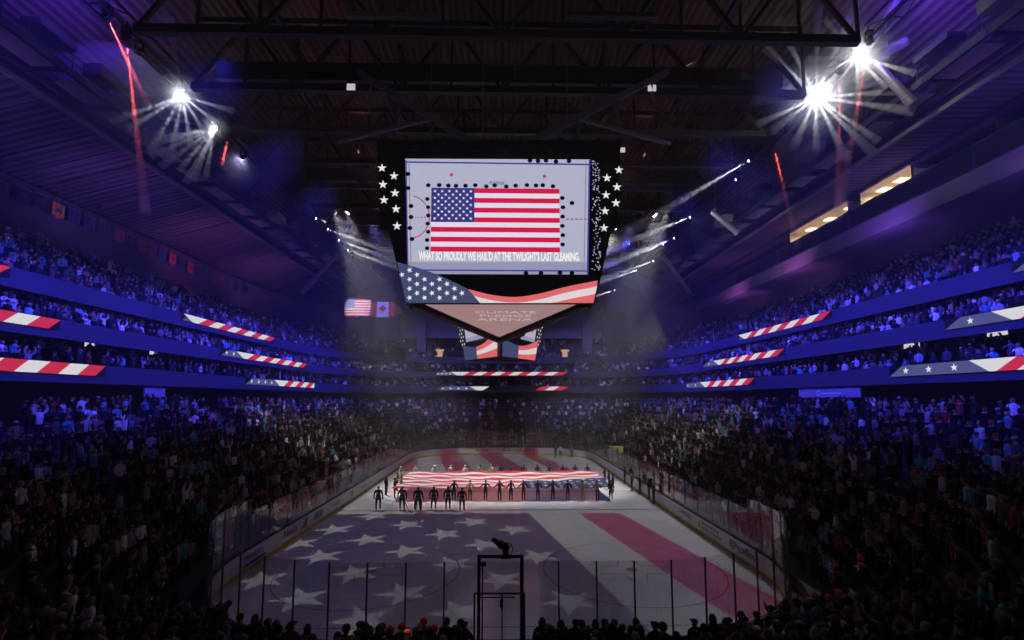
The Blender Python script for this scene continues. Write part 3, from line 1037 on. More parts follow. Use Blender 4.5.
UL, UM, UU = 12.7, 13.7, 15.7     # fascia offsets: lower, middle, upper
ZL, ZM, ZU = (10.27, 10.97), (13.07, 13.72), (16.1, 16.75)
def yl(px, py, X): return onX(px, py, X).y
for X, zz, nm, near_end, b0, b1, can in ((-A0 - UL, ZL, 'lowest', (105, 368), (245, 382), (330, 386), 7.0), (-A0 - UM, ZM, 'middle', (60, 322), (220, 354), (307, 363), 3.4), (-A0 - UU, ZU, 'top', (10, 269), (181, 318), (275, 337), .8)):
    y1 = yl(*near_end, X)
    ribbon('red and white striped led ribbon cut off by the left picture edge, %s balcony' % nm, (X, 11.0), (0, 1, 0), y1 - 11.0, *zz, 0, 1.36, 0, .8, (1, 0, 0))
    ya, yb = yl(*b0, X), yl(*b1, X)
    ribbon('striped led ribbon with blue start on the left stand, %s balcony' % nm, (X, ya), (0, 1, 0), yb - ya, *zz, can, 1.9 if nm == 'lowest' else 1.7, 4 if nm == 'lowest' else (2 if nm == 'middle' else 0), 1.4, (1, 0, 0), start=0)
for X, zz, nm, a0, b0, b1, can, ac in ((A0 + UL, ZL, 'lowest', (890, 372), (670, 387), (755, 381), 12.5, 6.2), (A0 + UM, ZM, 'middle', (945, 325), (703, 362), (785, 352), 4.0, 3.4), (A0 + UU, ZU, 'top', (1012, 265), (738, 337), (832, 315), .8, 2.0)):
    ya = yl(*a0, X)
    ribbon('starry and striped led ribbon cut off by the right picture edge, %s balcony' % nm, (X, ya), (0, -1, 0), ya - 11.0, *zz, ac, 1.05, 3 if nm == 'lowest' else 1, 1.1, (-1, 0, 0))
    ya, yb = yl(*b0, X), yl(*b1, X)
    ribbon('striped led ribbon with blue start on the right stand, %s balcony' % nm, (X, ya), (0, -1, 0), ya - yb, *zz, can, 1.5, 4 if nm == 'lowest' else (1 if nm == 'middle' else 0), 1.4, (-1, 0, 0))
for u, zz, nm, x0, x1, can, pm in ((UM, (13.55, 14.15), 'upper', -12.5, 12.3, 3.4, None), (UL, ZL, 'lower', -12.0, 12.3, 6.6, (7.2, 17.0))):
    Yf = Y1 + u
    # the far middle band is straight only over the short end, so carry the display on a straight housing in front of it
    ribbon('%s led ribbon at the far end facing the camera' % nm, (x0, Yf - 2.2), (1, 0, 0), x1 - x0, *((13.05, 13.7) if u == UM else zz), can, 1.9, 4, 1.2, (0, -1, 0), plain_mid=pm)

# ---------------------------------------------------------------- people
def bone_mesh(name, J, E, seg_of, slots, subdiv=1):
    """grow one continuous body along a skeleton of joints (position, radius) and colour it by nearest bone"""
    names = list(J)
    me = bpy.data.meshes.new(name + '_bones')
    me.from_pydata([J[n][0] for n in names], [(names.index(a), names.index(b)) for a, b in E], [])
    o = bpy.data.objects.new(name + '_bones', me); COL.objects.link(o)
    o.modifiers.new('Skin', 'SKIN')
    sv = me.skin_vertices[0].data
    for i, n in enumerate(names):
        r = J[n][1]
        sv[i].radius = r if isinstance(r, tuple) else (r, r)
        sv[i].use_root = (n == 'pelvis')
    if subdiv:
        sd = o.modifiers.new('Sub', 'SUBSURF'); sd.levels = subdiv; sd.render_levels = subdiv
    dg = bpy.context.evaluated_depsgraph_get()
    ev = o.evaluated_get(dg)
    out = bpy.data.meshes.new_from_object(ev)
    out.name = name
    bpy.data.objects.remove(o); bpy.data.meshes.remove(me)
    out.materials.clear()
    for m in slots: out.materials.append(m)
    A = np.array([J[a][0] for a, b in E]); B = np.array([J[b][0] for a, b in E]); S = [seg_of(a, b) for a, b in E]
    nf = len(out.polygons); C_ = np.empty(nf * 3); out.polygons.foreach_get('center', C_); C_ = C_.reshape(-1, 3)
    D = B - A; LL = (D * D).sum(1) + 1e-9
    T = np.clip(((C_[:, None, :] - A[None]) * D[None]).sum(2) / LL[None], 0, 1)
    dist = (((A[None] + T[..., None] * D[None]) - C_[:, None, :]) ** 2).sum(2)
    idx = np.array(S)[dist.argmin(1)]
    out.polygons.foreach_set('material_index', idx.astype(np.int32))
    out.polygons.foreach_set('use_smooth', np.ones(nf, bool))
    return out


def skeleton(arms='side', bulk=1.0, fingers=True, stance=0.10, coat=False, skate=False):
    J = {'pelvis': ((0, 0, .96), .135 * bulk), 'waist': ((0, 0, 1.12), .125 * bulk), 'chest': ((0, .01, 1.32), .145 * bulk), 'collar': ((0, 0, 1.47), .075 * bulk),
         'neck': ((0, .01, 1.54), .052), 'skull': ((0, .02, 1.64), .088), 'crown': ((0, .01, 1.735), .06), 'nose': ((0, .118, 1.63), .016)}
    E = [('pelvis', 'waist'), ('waist', 'chest'), ('chest', 'collar'), ('collar', 'neck'), ('neck', 'skull'), ('skull', 'crown'), ('skull', 'nose')]
    for s, t in ((-1, 'l'), (1, 'r')):
        J['hip' + t] = ((s * .09 * bulk, 0, .88), .1 * bulk); J['knee' + t] = ((s * stance, .015, .5), .065 * bulk); J['ankle' + t] = ((s * stance * 1.05, -.02, .1), .045 * (bulk if not skate else 1.3))
        J['toe' + t] = ((s * stance * 1.1, .15, .045), .042)
        J['ear' + t] = ((s * .098, .01, 1.635), .018)
        E += [('pelvis', 'hip' + t), ('hip' + t, 'knee' + t), ('knee' + t, 'ankle' + t), ('ankle' + t, 'toe' + t), ('skull', 'ear' + t)]
        J['sho' + t] = ((s * .18 * bulk, 0, 1.43), .075 * bulk)
        pose = arms if not isinstance(arms, dict) else arms[t]
        elb, wri, hd = {'side': ((.25, -.03, 1.15), (.26, .05, .92), (0, .02, -1)), 'heart': ((.27, .08, 1.2), (.06, .21, 1.30), (-1, .1, .2)) , 'up': ((.30, .06, 1.66), (.24, .10, 1.94), (0, .05, 1)),
                        'hold': ((.29, .04, 1.17), (.36, .25, 1.05), (.3, 1, -.1)), 'spread': ((.38, .06, 1.22), (.55, .2, 1.06), (.7, .7, -.1)), 'phone': ((.24, .18, 1.28), (.12, .34, 1.56), (-.1, .2, 1)), 'back': ((.27, -.1, 1.18), (.10, -.17, .98), (-1, -.1, -.3))}[pose]
        k = bulk if pose in ('side',) else 1.0
        J['elb' + t] = ((s * elb[0] * k, elb[1], elb[2]), .05 * bulk); J['wri' + t] = ((s * wri[0] * k, wri[1], wri[2]), .034 * bulk)
        h = Vector((s * hd[0], hd[1], hd[2])).normalized(); w = Vector((s * wri[0] * k, wri[1], wri[2]))
        pc = w + h * .06; J['palm' + t] = (tuple(pc), .034)
        E += [('collar', 'sho' + t), ('sho' + t, 'elb' + t), ('elb' + t, 'wri' + t), ('wri' + t, 'palm' + t)]
        if fingers:
            side = h.cross(Vector((0, 1, 0.35))).normalized(); cur = side.cross(h).normalized()
            for q in range(4):
                ln = (.07, .085, .08, .062)[q]
                a = pc + h * .035 + side * ((q - 1.5) * .021); b = a + h * ln * .55 + cur * .006; c = b + h * ln * .4 + cur * .022
                J['f%d%s' % (q, t)] = (tuple(a), .0095); J['g%d%s' % (q, t)] = (tuple(b), .0085); J['h%d%s' % (q, t)] = (tuple(c), .0075)
                E += [('palm' + t, 'f%d%s' % (q, t)), ('f%d%s' % (q, t), 'g%d%s' % (q, t)), ('g%d%s' % (q, t), 'h%d%s' % (q, t))]
            a = pc - side * .04 + h * .0; b = a - side * .025 + h * .035
            J['t' + t] = (tuple(a), .011); J['u' + t] = (tuple(b), .009)
            E += [('palm' + t, 't' + t), ('t' + t, 'u' + t)]
    if coat:
        pass
    return J, E


def seg_standard(a, b):
    n = a + ' ' + b
    if 'toe' in n: return 3
    if 'hip' in b or 'knee' in n or 'ankle' in n: return 2
    if a.startswith('neck') or 'skull' in n or 'palm' in n or b[0] in 'fghtu' and len(b) <= 3: return 0
    return 1


BODY_SLOTS = [M_skin, M_top, M_trs, M_shoe]
BODY = {}
for nm, kw in (('side', dict(arms='side')), ('heart', dict(arms={'l': 'side', 'r': 'heart'})), ('up', dict(arms='up')), ('phone', dict(arms={'l': 'side', 'r': 'phone'})), ('hold', dict(arms='hold')), ('spread', dict(arms='spread')), ('back', dict(arms='back')), ('two_phone', dict(arms='phone'))):
    J, E = skeleton(**kw)
    BODY[nm] = bone_mesh('body_' + nm, J, E, seg_standard, BODY_SLOTS)


def hair_mesh(long=False):
    mb = MB(); nu, nv = 12, 7
    c = Vector((0, .0, 1.665)); P = []
    for a in range(nv + 1):
        t = PI * a / nv * (.62 if not long else .72)
        row = []
        for b in range(nu):
            u = 2 * PI * b / nu
            fr = max(0, math.sin(u))
            tt = t * (1 - .38 * fr)
            row.append((c.x + .108 * math.sin(tt) * math.cos(u), c.y + .118 * math.sin(tt) * math.sin(u) , c.z + .112 * math.cos(tt) - (.10 * (a / nv) ** 2 * (1 - fr) if long else 0)))
        P.append(row)
    for row in P: mb.v.extend(row)
    for a in range(nv):
        for b in range(nu):
            mb.f.append((a * nu + b, (a + 1) * nu + b, (a + 1) * nu + (b + 1) % nu, a * nu + (b + 1) % nu)); mb.m.append(0)
    me = bpy.data.meshes.new('hair'); me.from_pydata(mb.v, [], mb.f); me.materials.append(M_hair)
    me.polygons.foreach_set('use_smooth', [True] * len(mb.f))
    return me


HAIR = [hair_mesh(False), hair_mesh(True)]


def cap_mesh(name, m, brim=True, full=False):
    mb = MB()
    mb.sphere((0, .005, 1.672), .108, 0, 14, 10, (1, 1.1, 1.0 if full else .85))
    keep = [k for k, f in enumerate(mb.f) if sum(mb.v[i][2] for i in f) / len(f) > (1.62 if full else 1.665)]
    mb.f = [mb.f[k] for k in keep]; mb.m = [0] * len(mb.f)
    if brim: mb.box((0, .15, 1.675), (.15, .1, .014))
    me = bpy.data.meshes.new(name); me.from_pydata(mb.v, [], mb.f); me.materials.append(m)
    return me


M_orange = mat('orange_knit', (0.85, 0.09, 0.02), 0.8)
M_helm = mat('helmet_shell', (0.02, 0.025, 0.035), 0.3)
M_whitecap = mat('white_cap_cloth', (0.75, 0.75, 0.75), 0.7)
CAP = {'orange_hat': cap_mesh('knit_hat', M_orange, False, True), 'dark_cap': cap_mesh('dark_cap', M_black), 'white_cap': cap_mesh('white_cap', M_whitecap), 'helmet': cap_mesh('helmet', M_helm, False, True)}


def person(pose, loc, face, colour, label, group=None, head='hair', scale=1.0, mesh=None):
    """face: heading angle in radians, 0 looks along +y"""
    o = bpy.data.objects.new('person', mesh or BODY[pose])
    COL.objects.link(o)
    o.location = loc; o.rotation_euler = (0, 0, face); o.scale = (scale,) * 3
    o.color = (*colour, 1)
    tag(o, label, 'person', group)
    me = HAIR[0] if head == 'hair' else (HAIR[1] if head == 'long' else CAP[head])
    h = bpy.data.objects.new('hair' if head in ('hair', 'long') else ('helmet' if head == 'helmet' else 'hat'), me)
    COL.objects.link(h); h.parent = o
    return o


# players: bulky figures in dark uniforms, helmets and skates
M_jersey = mat('dark_jersey', (0.012, 0.022, 0.035), 0.8)
M_stripe = mat('pale_stripe', (0.20, 0.30, 0.34), 0.8)
M_skate = mat('skate_leather', (0.02, 0.02, 0.022), 0.5)
M_glove = mat('glove_leather', (0.02, 0.03, 0.045), 0.7)


def seg_player(a, b):
    n = a + ' ' + b
    if 'toe' in n: return 3
    if 'knee' in a and 'ankle' in b: return 4
    if 'hip' in b or 'knee' in n or 'ankle' in n: return 2
    if a.startswith('neck') or 'skull' in n: return 0
    if 'palm' in n or b[0] in 'fghtu' and len(b) <= 3: return 5
    return 1


def player_mesh(name, bulk, stance, arms, pad=1.0):
    J, E = skeleton(arms=arms, bulk=bulk, stance=stance, skate=True)
    for s in 'lr':
        J['knee' + s] = (J['knee' + s][0], .085 * pad); J['ankle' + s] = (J['ankle' + s][0], .06 * pad); J['palm' + s] = (J['palm' + s][0], .055)
        J['hip' + s] = (J['hip' + s][0], .13)
    me = bone_mesh(name, J, E, seg_player, [M_skin, M_jersey, M_jersey, M_skate, M_jersey, M_glove, M_stripe])
    for p in me.polygons:
        z = p.center.z
        if p.material_index in (1, 2) and .90 < z < .985 : p.material_index = 6
        if p.material_index == 4 and .27 < z < .34: p.material_index = 6
        if p.material_index == 1 and abs(p.center.x) > .24 * bulk and 1.17 < z < 1.25: p.material_index = 6
    return me


PLAYER = player_mesh('player_body', 1.28, .15, 'side')
GOALIE = player_mesh('goalie_body', 1.45, .2, 'side', 1.75)


def blade(mb, x, y):
    mb.box((x, y + .03, .02), (.012, .32, .04)); mb.box((x, y + .13, .05), (.03, .03, .05)); mb.box((x, y - .08, .05), (.03, .03, .05))


PX = [(378, 510), (402, 510), (418, 511), (433.5, 510), (448, 510), (462, 511.5)]
PW = ['first', 'second', 'third', 'fourth', 'fifth', 'sixth']
for k, (px, py) in enumerate(PX):
    p = onZ(px, py, 0); g = k == 2
    o = person('side', (p.x, p.y, .06), rnd.uniform(-.15, .15), (.02, .03, .04), '%s in dark uniform, back turned, %s from left in the row' % ('goaltender with wide leg pads' if g else 'hockey player', PW[k]), 'hockey players lined up on the ice', 'helmet', 1.0, GOALIE if g else PLAYER)
    mb = MB()
    for s in (-1, 1): blade(mb, s * (.21 if g else .16), 0)
    b = mb.build('skate_blade', M_chrome); b.parent = o; b.location = (0, 0, -.06)
    mb = MB(); # squared number block and shoulder stripe on the back of the jersey
    mb.box((-.05, -.188 * (1.1 if g else 1), 1.25), (.06, .02, .2)); mb.box((.06, -.188 * (1.1 if g else 1), 1.25), (.06, .02, .2))
    b = mb.build('jersey_number', M_stripe); b.parent = o; b.location = (0, 0, 0)
# a stick lying against the second player's hand, blade on the ice
p = onZ(407, 511, 0)
mb = MB(); mb.bar((p.x - .25, p.y - .2, 1.0), (p.x + .25, p.y - .45, .05), .035); mb.bar((p.x + .25, p.y - .45, .04), (p.x + .55, p.y - .5, .04), .025, h=.07)
tag(mb.build('hockey_stick', M_black), 'dark hockey stick between the second and third player in the row', 'hockey stick')

NAVY, TAN, WHT, BLK, ORG = (.028, .034, .065), (.42, .33, .22), (.70, .70, .70), (.016, .016, .02), (.7, .25, .06)
KHAKI_TR = mat('khaki_trousers', (.40, .31, .21), .85)
near_row = [(454, NAVY, 'navy coverall'), (470, TAN, 'tan shirt and dark trousers'), (485.5, NAVY, 'navy coverall'), (499.5, NAVY, 'navy coverall'), (511, NAVY, 'navy coverall'), (523.5, NAVY, 'navy coverall, arms wide'),
            (538, NAVY, 'navy coverall'), (553, NAVY, 'navy coverall'), (568, NAVY, 'navy coverall'), (583, TAN, 'all tan uniform'), (597.5, (.40, .30, .2), 'tan shirt and dark hat'), (611, BLK, 'long black coat')]
for k, (px, c, d) in enumerate(near_row):
    p = onZ(px, 501, 0)
    me = BODY['spread' if k in (5, 2, 3, 7) else 'hold']
    if px == 583:
        me = me.copy(); me.materials[2] = KHAKI_TR
    if px == 611: me = BODY['back']
    person('hold', (p.x, p.y, 0), rnd.uniform(-.1, .1), c, 'person in %s, back turned, %s from left at near flag edge' % (d, ordinal(k)), 'people along the near edge of the flag', 'dark_cap' if px == 597.5 else ('hair' if k % 2 else 'dark_cap'), 1.0, me)
far_row = [(418, WHT), (436, WHT), (452.5, WHT), (466, WHT), (481, TAN), (492.5, TAN), (501.5, NAVY), (511, NAVY), (523.5, NAVY), (537, NAVY), (549, NAVY), (562, NAVY), (574, NAVY), (586, NAVY)]
for k, (px, c) in enumerate(far_row):
    p = onZ(px, 464, 1.7)
    person('hold', (p.x, 52.0, 0), PI + rnd.uniform(-.1, .1), c, 'person in %s facing the camera, %s from left at far flag edge' % ('white uniform and cap' if c is WHT else ('tan shirt' if c is TAN else 'dark navy clothes'), ordinal(k)), 'people along the far edge of the flag', 'white_cap' if c is WHT else 'dark_cap')
for k, (px, y, c) in enumerate(((404.5, 51.0, WHT), (405, 48.6, TAN), (401.5, 47.0, TAN), (405.5, 45.0, TAN), (399.5, 43.6, NAVY))):
    X = (px - 502) / 480.7 * y * 1.0
    person('hold', (X - .15, y, 0), -PI / 2 + rnd.uniform(-.2, .2), c, 'person in %s holding left end of flag, %s from far corner' % ('white shirt and cap' if c is WHT else ('tan shirt' if c is TAN else 'navy clothes'), ordinal(k)), 'people at the left end of the flag', 'white_cap' if c is WHT else 'hair')
for k, (px, y) in enumerate(((602.5, 49.8), (606.5, 47.6), (610.5, 45.6))):
    X = (px - 502) / 480.7 * y
    person('hold', (X + .1, y, 0), PI / 2 + rnd.uniform(-.2, .2), NAVY, 'person in navy clothes holding the right end of the flag, %s from its far corner' % ordinal(k), 'people at the right end of the flag', 'dark_cap')
p = onZ(386, 496, 0)
person('side', p, -.8, (.03, .032, .045), 'person in a dark suit standing alone left of the hockey players', None, 'hair')
for k, (px, py) in enumerate(((654, 504), (649, 499), (640, 494), (632, 491), (625, 484))):
    p = onZ(px, py, 0)
    person(('heart', 'side', 'heart', 'back', 'side')[k], p, PI / 2 + rnd.uniform(-.5, .1), ((.014, .02, .03), BLK, (.05, .06, .06), (.12, .13, .13), BLK)[k], 'person in %s on the ice against the right boards, %s from the nearest' % (('long dark coat', 'black jacket', 'dark grey jacket', 'grey jacket', 'black coat')[k], ordinal(k)), 'people on the ice along the right boards', ('hair', 'long', 'hair', 'dark_cap', 'hair')[k])
for k, y in enumerate((39.4, 41.6, 43.4, 45.4, 47.0)):
    person(('side', 'phone', 'heart', 'back', 'side')[k], (13.62, y, .35), PI / 2 + .2, ((.03, .03, .04), (.05, .05, .06), BLK, (.12, .1, .09), BLK)[k], 'person in %s behind the right side glass, %s from the nearest' % (('dark suit', 'grey jacket with raised hand', 'black coat', 'brownish jacket', 'black jacket')[k], ordinal(k)), 'people behind the right side glass', 'hair', 1.02)
for k, (px, y, c) in enumerate(((555, 72.2, (.05, .06, .03)), (560, 73.2, WHT), (571, 73.0, (.16, .16, .15)))):
    p = onZ(px, 459.5, 0)
    person('side', ((px - 502) / 480.7 * y, y, 0), PI, c, 'person in %s standing on the bright patch of ice by the far boards' % ('dark green clothes', 'white clothes', 'grey clothes')[k], 'people on the far ice', 'hair')

# the big flag held flat over the ice: wavy cloth with thickness
FX0, FX1, FY0, FY1 = -9.55, 9.75, 42.55, 51.6
mb = MB(); nx, ny = 96, 39


def fz(x, y):
    a = (x - FX0) / (FX1 - FX0); b = (y - FY0) / (FY1 - FY0)
    sag = math.sin(PI * a) * math.sin(PI * b)
    return 1.06 - .30 * sag + .055 * math.sin(x * 1.1 + y * 1.7) + .035 * math.sin(x * 2.3 - y * 1.1 + 1.0) + .1 * b


M_fr = mat('flag_red', (.52, .035, .06), .8); M_fw = mat('flag_white', (.78, .76, .76), .8); M_fb = mat('flag_blue', (.03, .04, .14), .8)
for dz, flip in ((0, 0),):
    i0 = len(mb.v)
    for j in range(ny + 1):
        for i in range(nx + 1):
            x = FX0 + (FX1 - FX0) * i / nx; y = FY0 + (FY1 - FY0) * j / ny
            mb.v.append((x, y, fz(x, y) + dz))
    for j in range(ny):
        for i in range(nx):
            x = FX0 + (FX1 - FX0) * (i + .5) / nx
            q = (i0 + j * (nx + 1) + i, i0 + j * (nx + 1) + i + 1, i0 + (j + 1) * (nx + 1) + i + 1, i0 + (j + 1) * (nx + 1) + i)
            st = j // 3
            m = 2 if (x > FX1 - 7.6 and j < 21) else (0 if st % 2 == 0 else 1)
            mb.f.append(q[::-1] if flip else q); mb.m.append(m)
cw, ch = 7.6, (FY1 - FY0) * 7 / 13
for r_ in range(9):
    for c_ in range(6 if r_ % 2 == 0 else 5):
        x = FX1 - cw + cw * ((2 * c_ + (1 if r_ % 2 == 0 else 2)) / 12); y = FY0 + ch * (r_ + 1) / 10
        P = star_pts((x, y, 0), .24, (1, 0, 0), (0, 1, 0), 180)
        mb.poly([(q.x, q.y, fz(q.x, q.y) + .02) for q in P], 1)
tag(mb.build('held_flag', [M_fr, M_fw, M_fb], smooth=False), 'huge striped flag with a starry corner held flat above the ice by many people', 'flag')

# camera rig behind the near glass: tube frame and robotic camera
fr = thing('camera_frame', 'black tubular frame standing behind the near glass at the bottom middle', 'frame', (0, 15.4, .6))
def fpt(px, py, Y=15.4): return onY(px, py, Y)
a, b, c, d = fpt(479, 556.5), fpt(522, 556.5), fpt(479, 640), fpt(522, 640)
mb = MB(); mb.tube((a.x, 15.4, a.z), (b.x, 15.4, b.z), .05, n=10); mb.build('crossbar', M_black, fr)
for p in (a, b):
    mb = MB(); mb.tube((p.x, 15.4, .6), (p.x, 15.4, p.z), .05, n=10); mb.sphere((p.x, 15.4, p.z), .065, nu=8, nv=5); mb.build('post', M_black, fr)
a2, b2 = fpt(474.5, 593.5, 15.75), fpt(524.5, 593.5, 15.75)
mb = MB(); mb.tube((a2.x, 15.75, a2.z), (b2.x, 15.75, b2.z), .032, n=8); mb.tube((a2.x + .12, 15.75, a2.z - .12), (b2.x - .3, 15.75, a2.z - .12), .02, n=8)
for p in (a2, b2): mb.tube((p.x, 15.75, .6), (p.x, 15.75, p.z), .028, n=8)
mb.tube((.02, 15.75, a2.z), (.02, 15.75, a2.z - .5), .025, n=8); mb.box((.0, 15.75, a2.z - .3), (.1, .1, .22)); mb.tube((.02, 15.75, .6), (.02, 15.75, a2.z - .4), .015, n=6)
mb.build('lower_rail', M_steel, fr)
mb = MB(); mb.box((a.x + .14, 15.33, a.z - .2), (.16, .14, .1)); mb.box((a.x + .05, 15.36, a.z - .17), (.1, .05, .05)); mb.build('clamp', M_black, fr)
rc = thing('robotic_camera', 'black remote broadcast camera mounted on top of the tubular frame', 'camera', fpt(505, 555))
p = fpt(505, 556)
mb = MB(); mb.tube((p.x + .02, 15.4, p.z + .04), (p.x + .02, 15.4, p.z + .16), .09, n=12); mb.box((p.x + .02, 15.4, p.z - .03), (.22, .14, .07)); mb.tube((p.x - .12, 15.4, p.z - .06), (p.x + .16, 15.4, p.z - .06), .03, n=8); mb.build('pan_base', M_black, rc)
mb = MB()
rot = Matrix.Rotation(math.radians(33), 3, 'Y')
mb.box((p.x - .05, 15.4, p.z + .3), (.34, .2, .2), 0, rot); mb.box((p.x - .22, 15.4, p.z + .4), (.18, .14, .13), 0, rot); mb.tube((p.x - .28, 15.42, p.z + .44), (p.x - .40, 15.44, p.z + .49), .06, n=10, r2=.08)
mb.build('camera_body', M_black, rc)
mb = MB()
R_ = [(p.x + .02 + .22 * math.cos(t), 15.4, p.z + .2 + .2 * math.sin(t)) for t in np.linspace(-1.4, 1.6, 12)]
for q0, q1 in zip(R_[:-1], R_[1:]): mb.tube(q0, q1, .014, n=6)
mb.build('cable', M_steel, rc)

# camera operator at the lower left, tall figure at the lower right, resurfacing machine, monitors, wall signs
def stand_z(p):
    return .62 + .36 * max(0, math.floor((15.0 - p.y) / ROW)) * ROW


p = Vector((-8.2, 14.15, .95))
person('two_phone', p, -.25, (.012, .012, .014), 'camera operator in black behind a tripod camera by the lower left glass', None, 'dark_cap')
tc = thing('video_camera', 'black video camera on a tripod by the lower left glass', 'camera', (-8.0, 14.6, .95))
mb = MB(); mb.box((-8.05, 14.6, 2.72), (.2, .42, .24)); mb.tube((-8.05, 14.8, 2.74), (-8.05, 15.02, 2.76), .075, n=12, r2=.1); mb.box((-8.05, 14.5, 2.92), (.06, .2, .1)); mb.box((-8.25, 14.45, 2.8), (.2, .06, .14)); mb.build('camera_body', M_black, tc)
mb = MB(); mb.tube((-8.05, 14.6, 2.35), (-8.05, 14.6, 2.6), .06, n=8); mb.build('pan_head', M_black, tc)
for a in (90, 210, 330):
    mb = MB(); mb.tube((-8.05, 14.6, 2.4), (-8.05 + .42 * math.cos(math.radians(a)), 14.6 + .42 * math.sin(math.radians(a)), .95), .025, n=6); mb.build('leg', M_black, tc)
person('heart', (8.15, 14.3, 1.0), .2, (.012, .012, .014), 'tall person in black standing at the lower right glass above the silhouettes', None, 'hair', 1.06)
zr = thing('ice_resurfacer', 'white and yellow machine parked behind the far right boards', 'vehicle', (15.2, 64.5, .1))
M_lime = mat('lime_paint', (.62, .66, .12), .5)
mb = MB(); mb.prism([(14.5, 63.2, .55), (14.5, 66.2, .55), (14.5, 66.2, 1.7), (14.5, 65.4, 2.2), (14.5, 64.2, 2.2), (14.5, 63.2, 1.5)], (1.6, 0, 0)); mb.build('body', M_white, zr)
mb = MB(); mb.prism([(14.46, 63.1, 1.55), (14.46, 64.2, 2.25), (14.46, 65.5, 2.25), (14.46, 65.5, 2.4), (14.46, 64.1, 2.4), (14.46, 63.1, 1.7)], (1.68, 0, 0)); mb.build('hopper_edge', M_lime, zr)
for y in (63.7, 65.6):
    for x in (14.42, 15.95):
        mb = MB(); mb.tube((x, y, .47), (x + .25, y, .47), .38, n=18); mb.build('wheel', M_black, zr)
M_tv = dimly(mat('monitor_picture', (.1, .1, .1), .5, 0, srgb(205, 205, 210), 1.0))
for sx, px0, px1, py0, py1, X in ((-1, 84, 94, 340, 344, -30.6), (-1, 149, 156, 348, 354, -30.4), (1, 988, 1008, 327, 335.5, 30.2), (1, 904.5, 920, 340.5, 346.5, 30.4)):
    a = onX(px0, py1, X); b = onX(px1, py0, X); y0, y1 = sorted((a.y, b.y)); z1 = max(onX(px0, py0, X).z, b.z); z0 = z1 - .62
    t = thing('monitor', 'small lit white monitor hanging over the %s club balcony, %s' % ('left' if sx < 0 else 'right', {84: 'nearer one', 149: 'farther one', 988: 'nearer one', 904.5: 'farther one'}[px0]), 'monitor', (X, (y0 + y1) / 2, z0))
    mb = MB(); mb.box((X - sx * .05, (y0 + y1) / 2, (z0 + z1) / 2), (.02, y1 - y0, z1 - z0)); mb.build('screen', M_tv, t)
    mb = MB(); mb.box((X, (y0 + y1) / 2, (z0 + z1) / 2), (.08, y1 - y0 + .08, z1 - z0 + .08)); mb.bar((X, (y0 + y1) / 2, z1), (X, (y0 + y1) / 2, 12.98), .05); mb.build('housing', M_black, t)
M_sign = mat('sign_face', (.30, .27, .36), .5)
for sx, y0, y1 in ((1, 35.2, 42.6), (-1, 36.4, 38.6)):
    X = sx * 26.6
    t = thing('wall_sign', 'long pale sign under the right balcony above the lower crowd' if sx > 0 else 'short pale sign under the left balcony above the lower crowd', 'sign', (X, (y0 + y1) / 2, 8.9))
    mb = MB(); mb.box((X, (y0 + y1) / 2, 9.2), (.1, y1 - y0, .66)); mb.build('panel', M_sign, t)
    mb = MB(); mb.box((X, (y0 + y1) / 2, 9.6), (.06, y1 - y0, .12)); mb.bar((X, y0 + .3, 9.5), (X, y0 + .3, 9.8), .06); mb.bar((X, y1 - .3, 9.5), (X, y1 - .3, 9.8), .06); mb.build('hanger', M_steel, t)
    if sx > 0:
        mb = MB(); n = 16
        for q in range(n):
            a0, a1 = 2 * PI * q / n, 2 * PI * (q + 1) / n
            mb.poly([(X - .07, 39.9 + r_ * math.cos(a), 9.2 + r_ * math.sin(a)) for r_, a in ((.16, a0), (.25, a0), (.25, a1), (.16, a1))])
        mb.build('emblem', M_white, t)
        mb = MB()
        mb.poly([(X - .07, 39.5, 9.14), (X - .07, 37.2, 9.14), (X - .07, 37.2, 9.25), (X - .07, 39.5, 9.25)])
        mb.build('sign_print', M_white, t)

# ---------------------------------------------------------------- the crowd
PAL = [((.010, .010, .012), 44), ((.016, .02, .036), 20), ((.04, .04, .045), 9), ((.10, .10, .11), 7), ((.24, .24, .25), 6), ((.50, .50, .51), 6), ((.82, .82, .83), 7), ((.08, .30, .36), 6), ((.16, .42, .5), 4), ((.3, .03, .04), 2), ((.32, .2, .12), 3)]
PALC = ['black', 'navy', 'charcoal', 'dark grey', 'grey', 'light grey', 'white', 'teal', 'pale teal', 'red', 'brown']
CUM = np.cumsum([w for c, w in PAL]); CUM = CUM / CUM[-1]
SKIN = [(.45, .27, .2), (.52, .33, .25), (.30, .17, .11), (.14, .08, .05)]
HAIRC = [(.02, .015, .012), (.06, .035, .02), (.16, .10, .05), (.012, .012, .012), (.3, .28, .26)]
seats = []      # (x, y, z, heading, zone, row)


def fill(seg, row, u, z, zone, blocks, occ, f0=0.0, f1=1.0, pitch=.56):
    L = seg_len(seg, u) * (f1 - f0); n = int(L / pitch)
    for k in range(n):
        g = (k + .5) / n
        q = (g * blocks) % 1.0
        ed = .62 / (L / blocks)
        if q < ed or q > 1 - ed or rnd.random() > occ: continue
        p, nn = bowl(seg, f0 + (f1 - f0) * g + rnd.uniform(-.1, .1) / seg_len(seg, u), u + rnd.uniform(-.08, .08))
        zz = z if not callable(z) else z(f0 + (f1 - f0) * g)
        if (zone == 'right' and row < 4 and 61.8 < p.y < 67.6) or (p.y > 94 and 14 < abs(p.x) < 19 and zone == 'upper') or p.y < 3.0 or (seg.startswith('near') and ((abs(p.x) < .95 and p.y > 8) or ((p - Vector((-8.1, 14.3, 0))).length < .8) or ((p - Vector((8.15, 14.3, 0))).length < .6))): continue
        seats.append((p.x, p.y, zz, math.atan2(nn.x, -nn.y) + rnd.uniform(-.35, .35), zone, row))


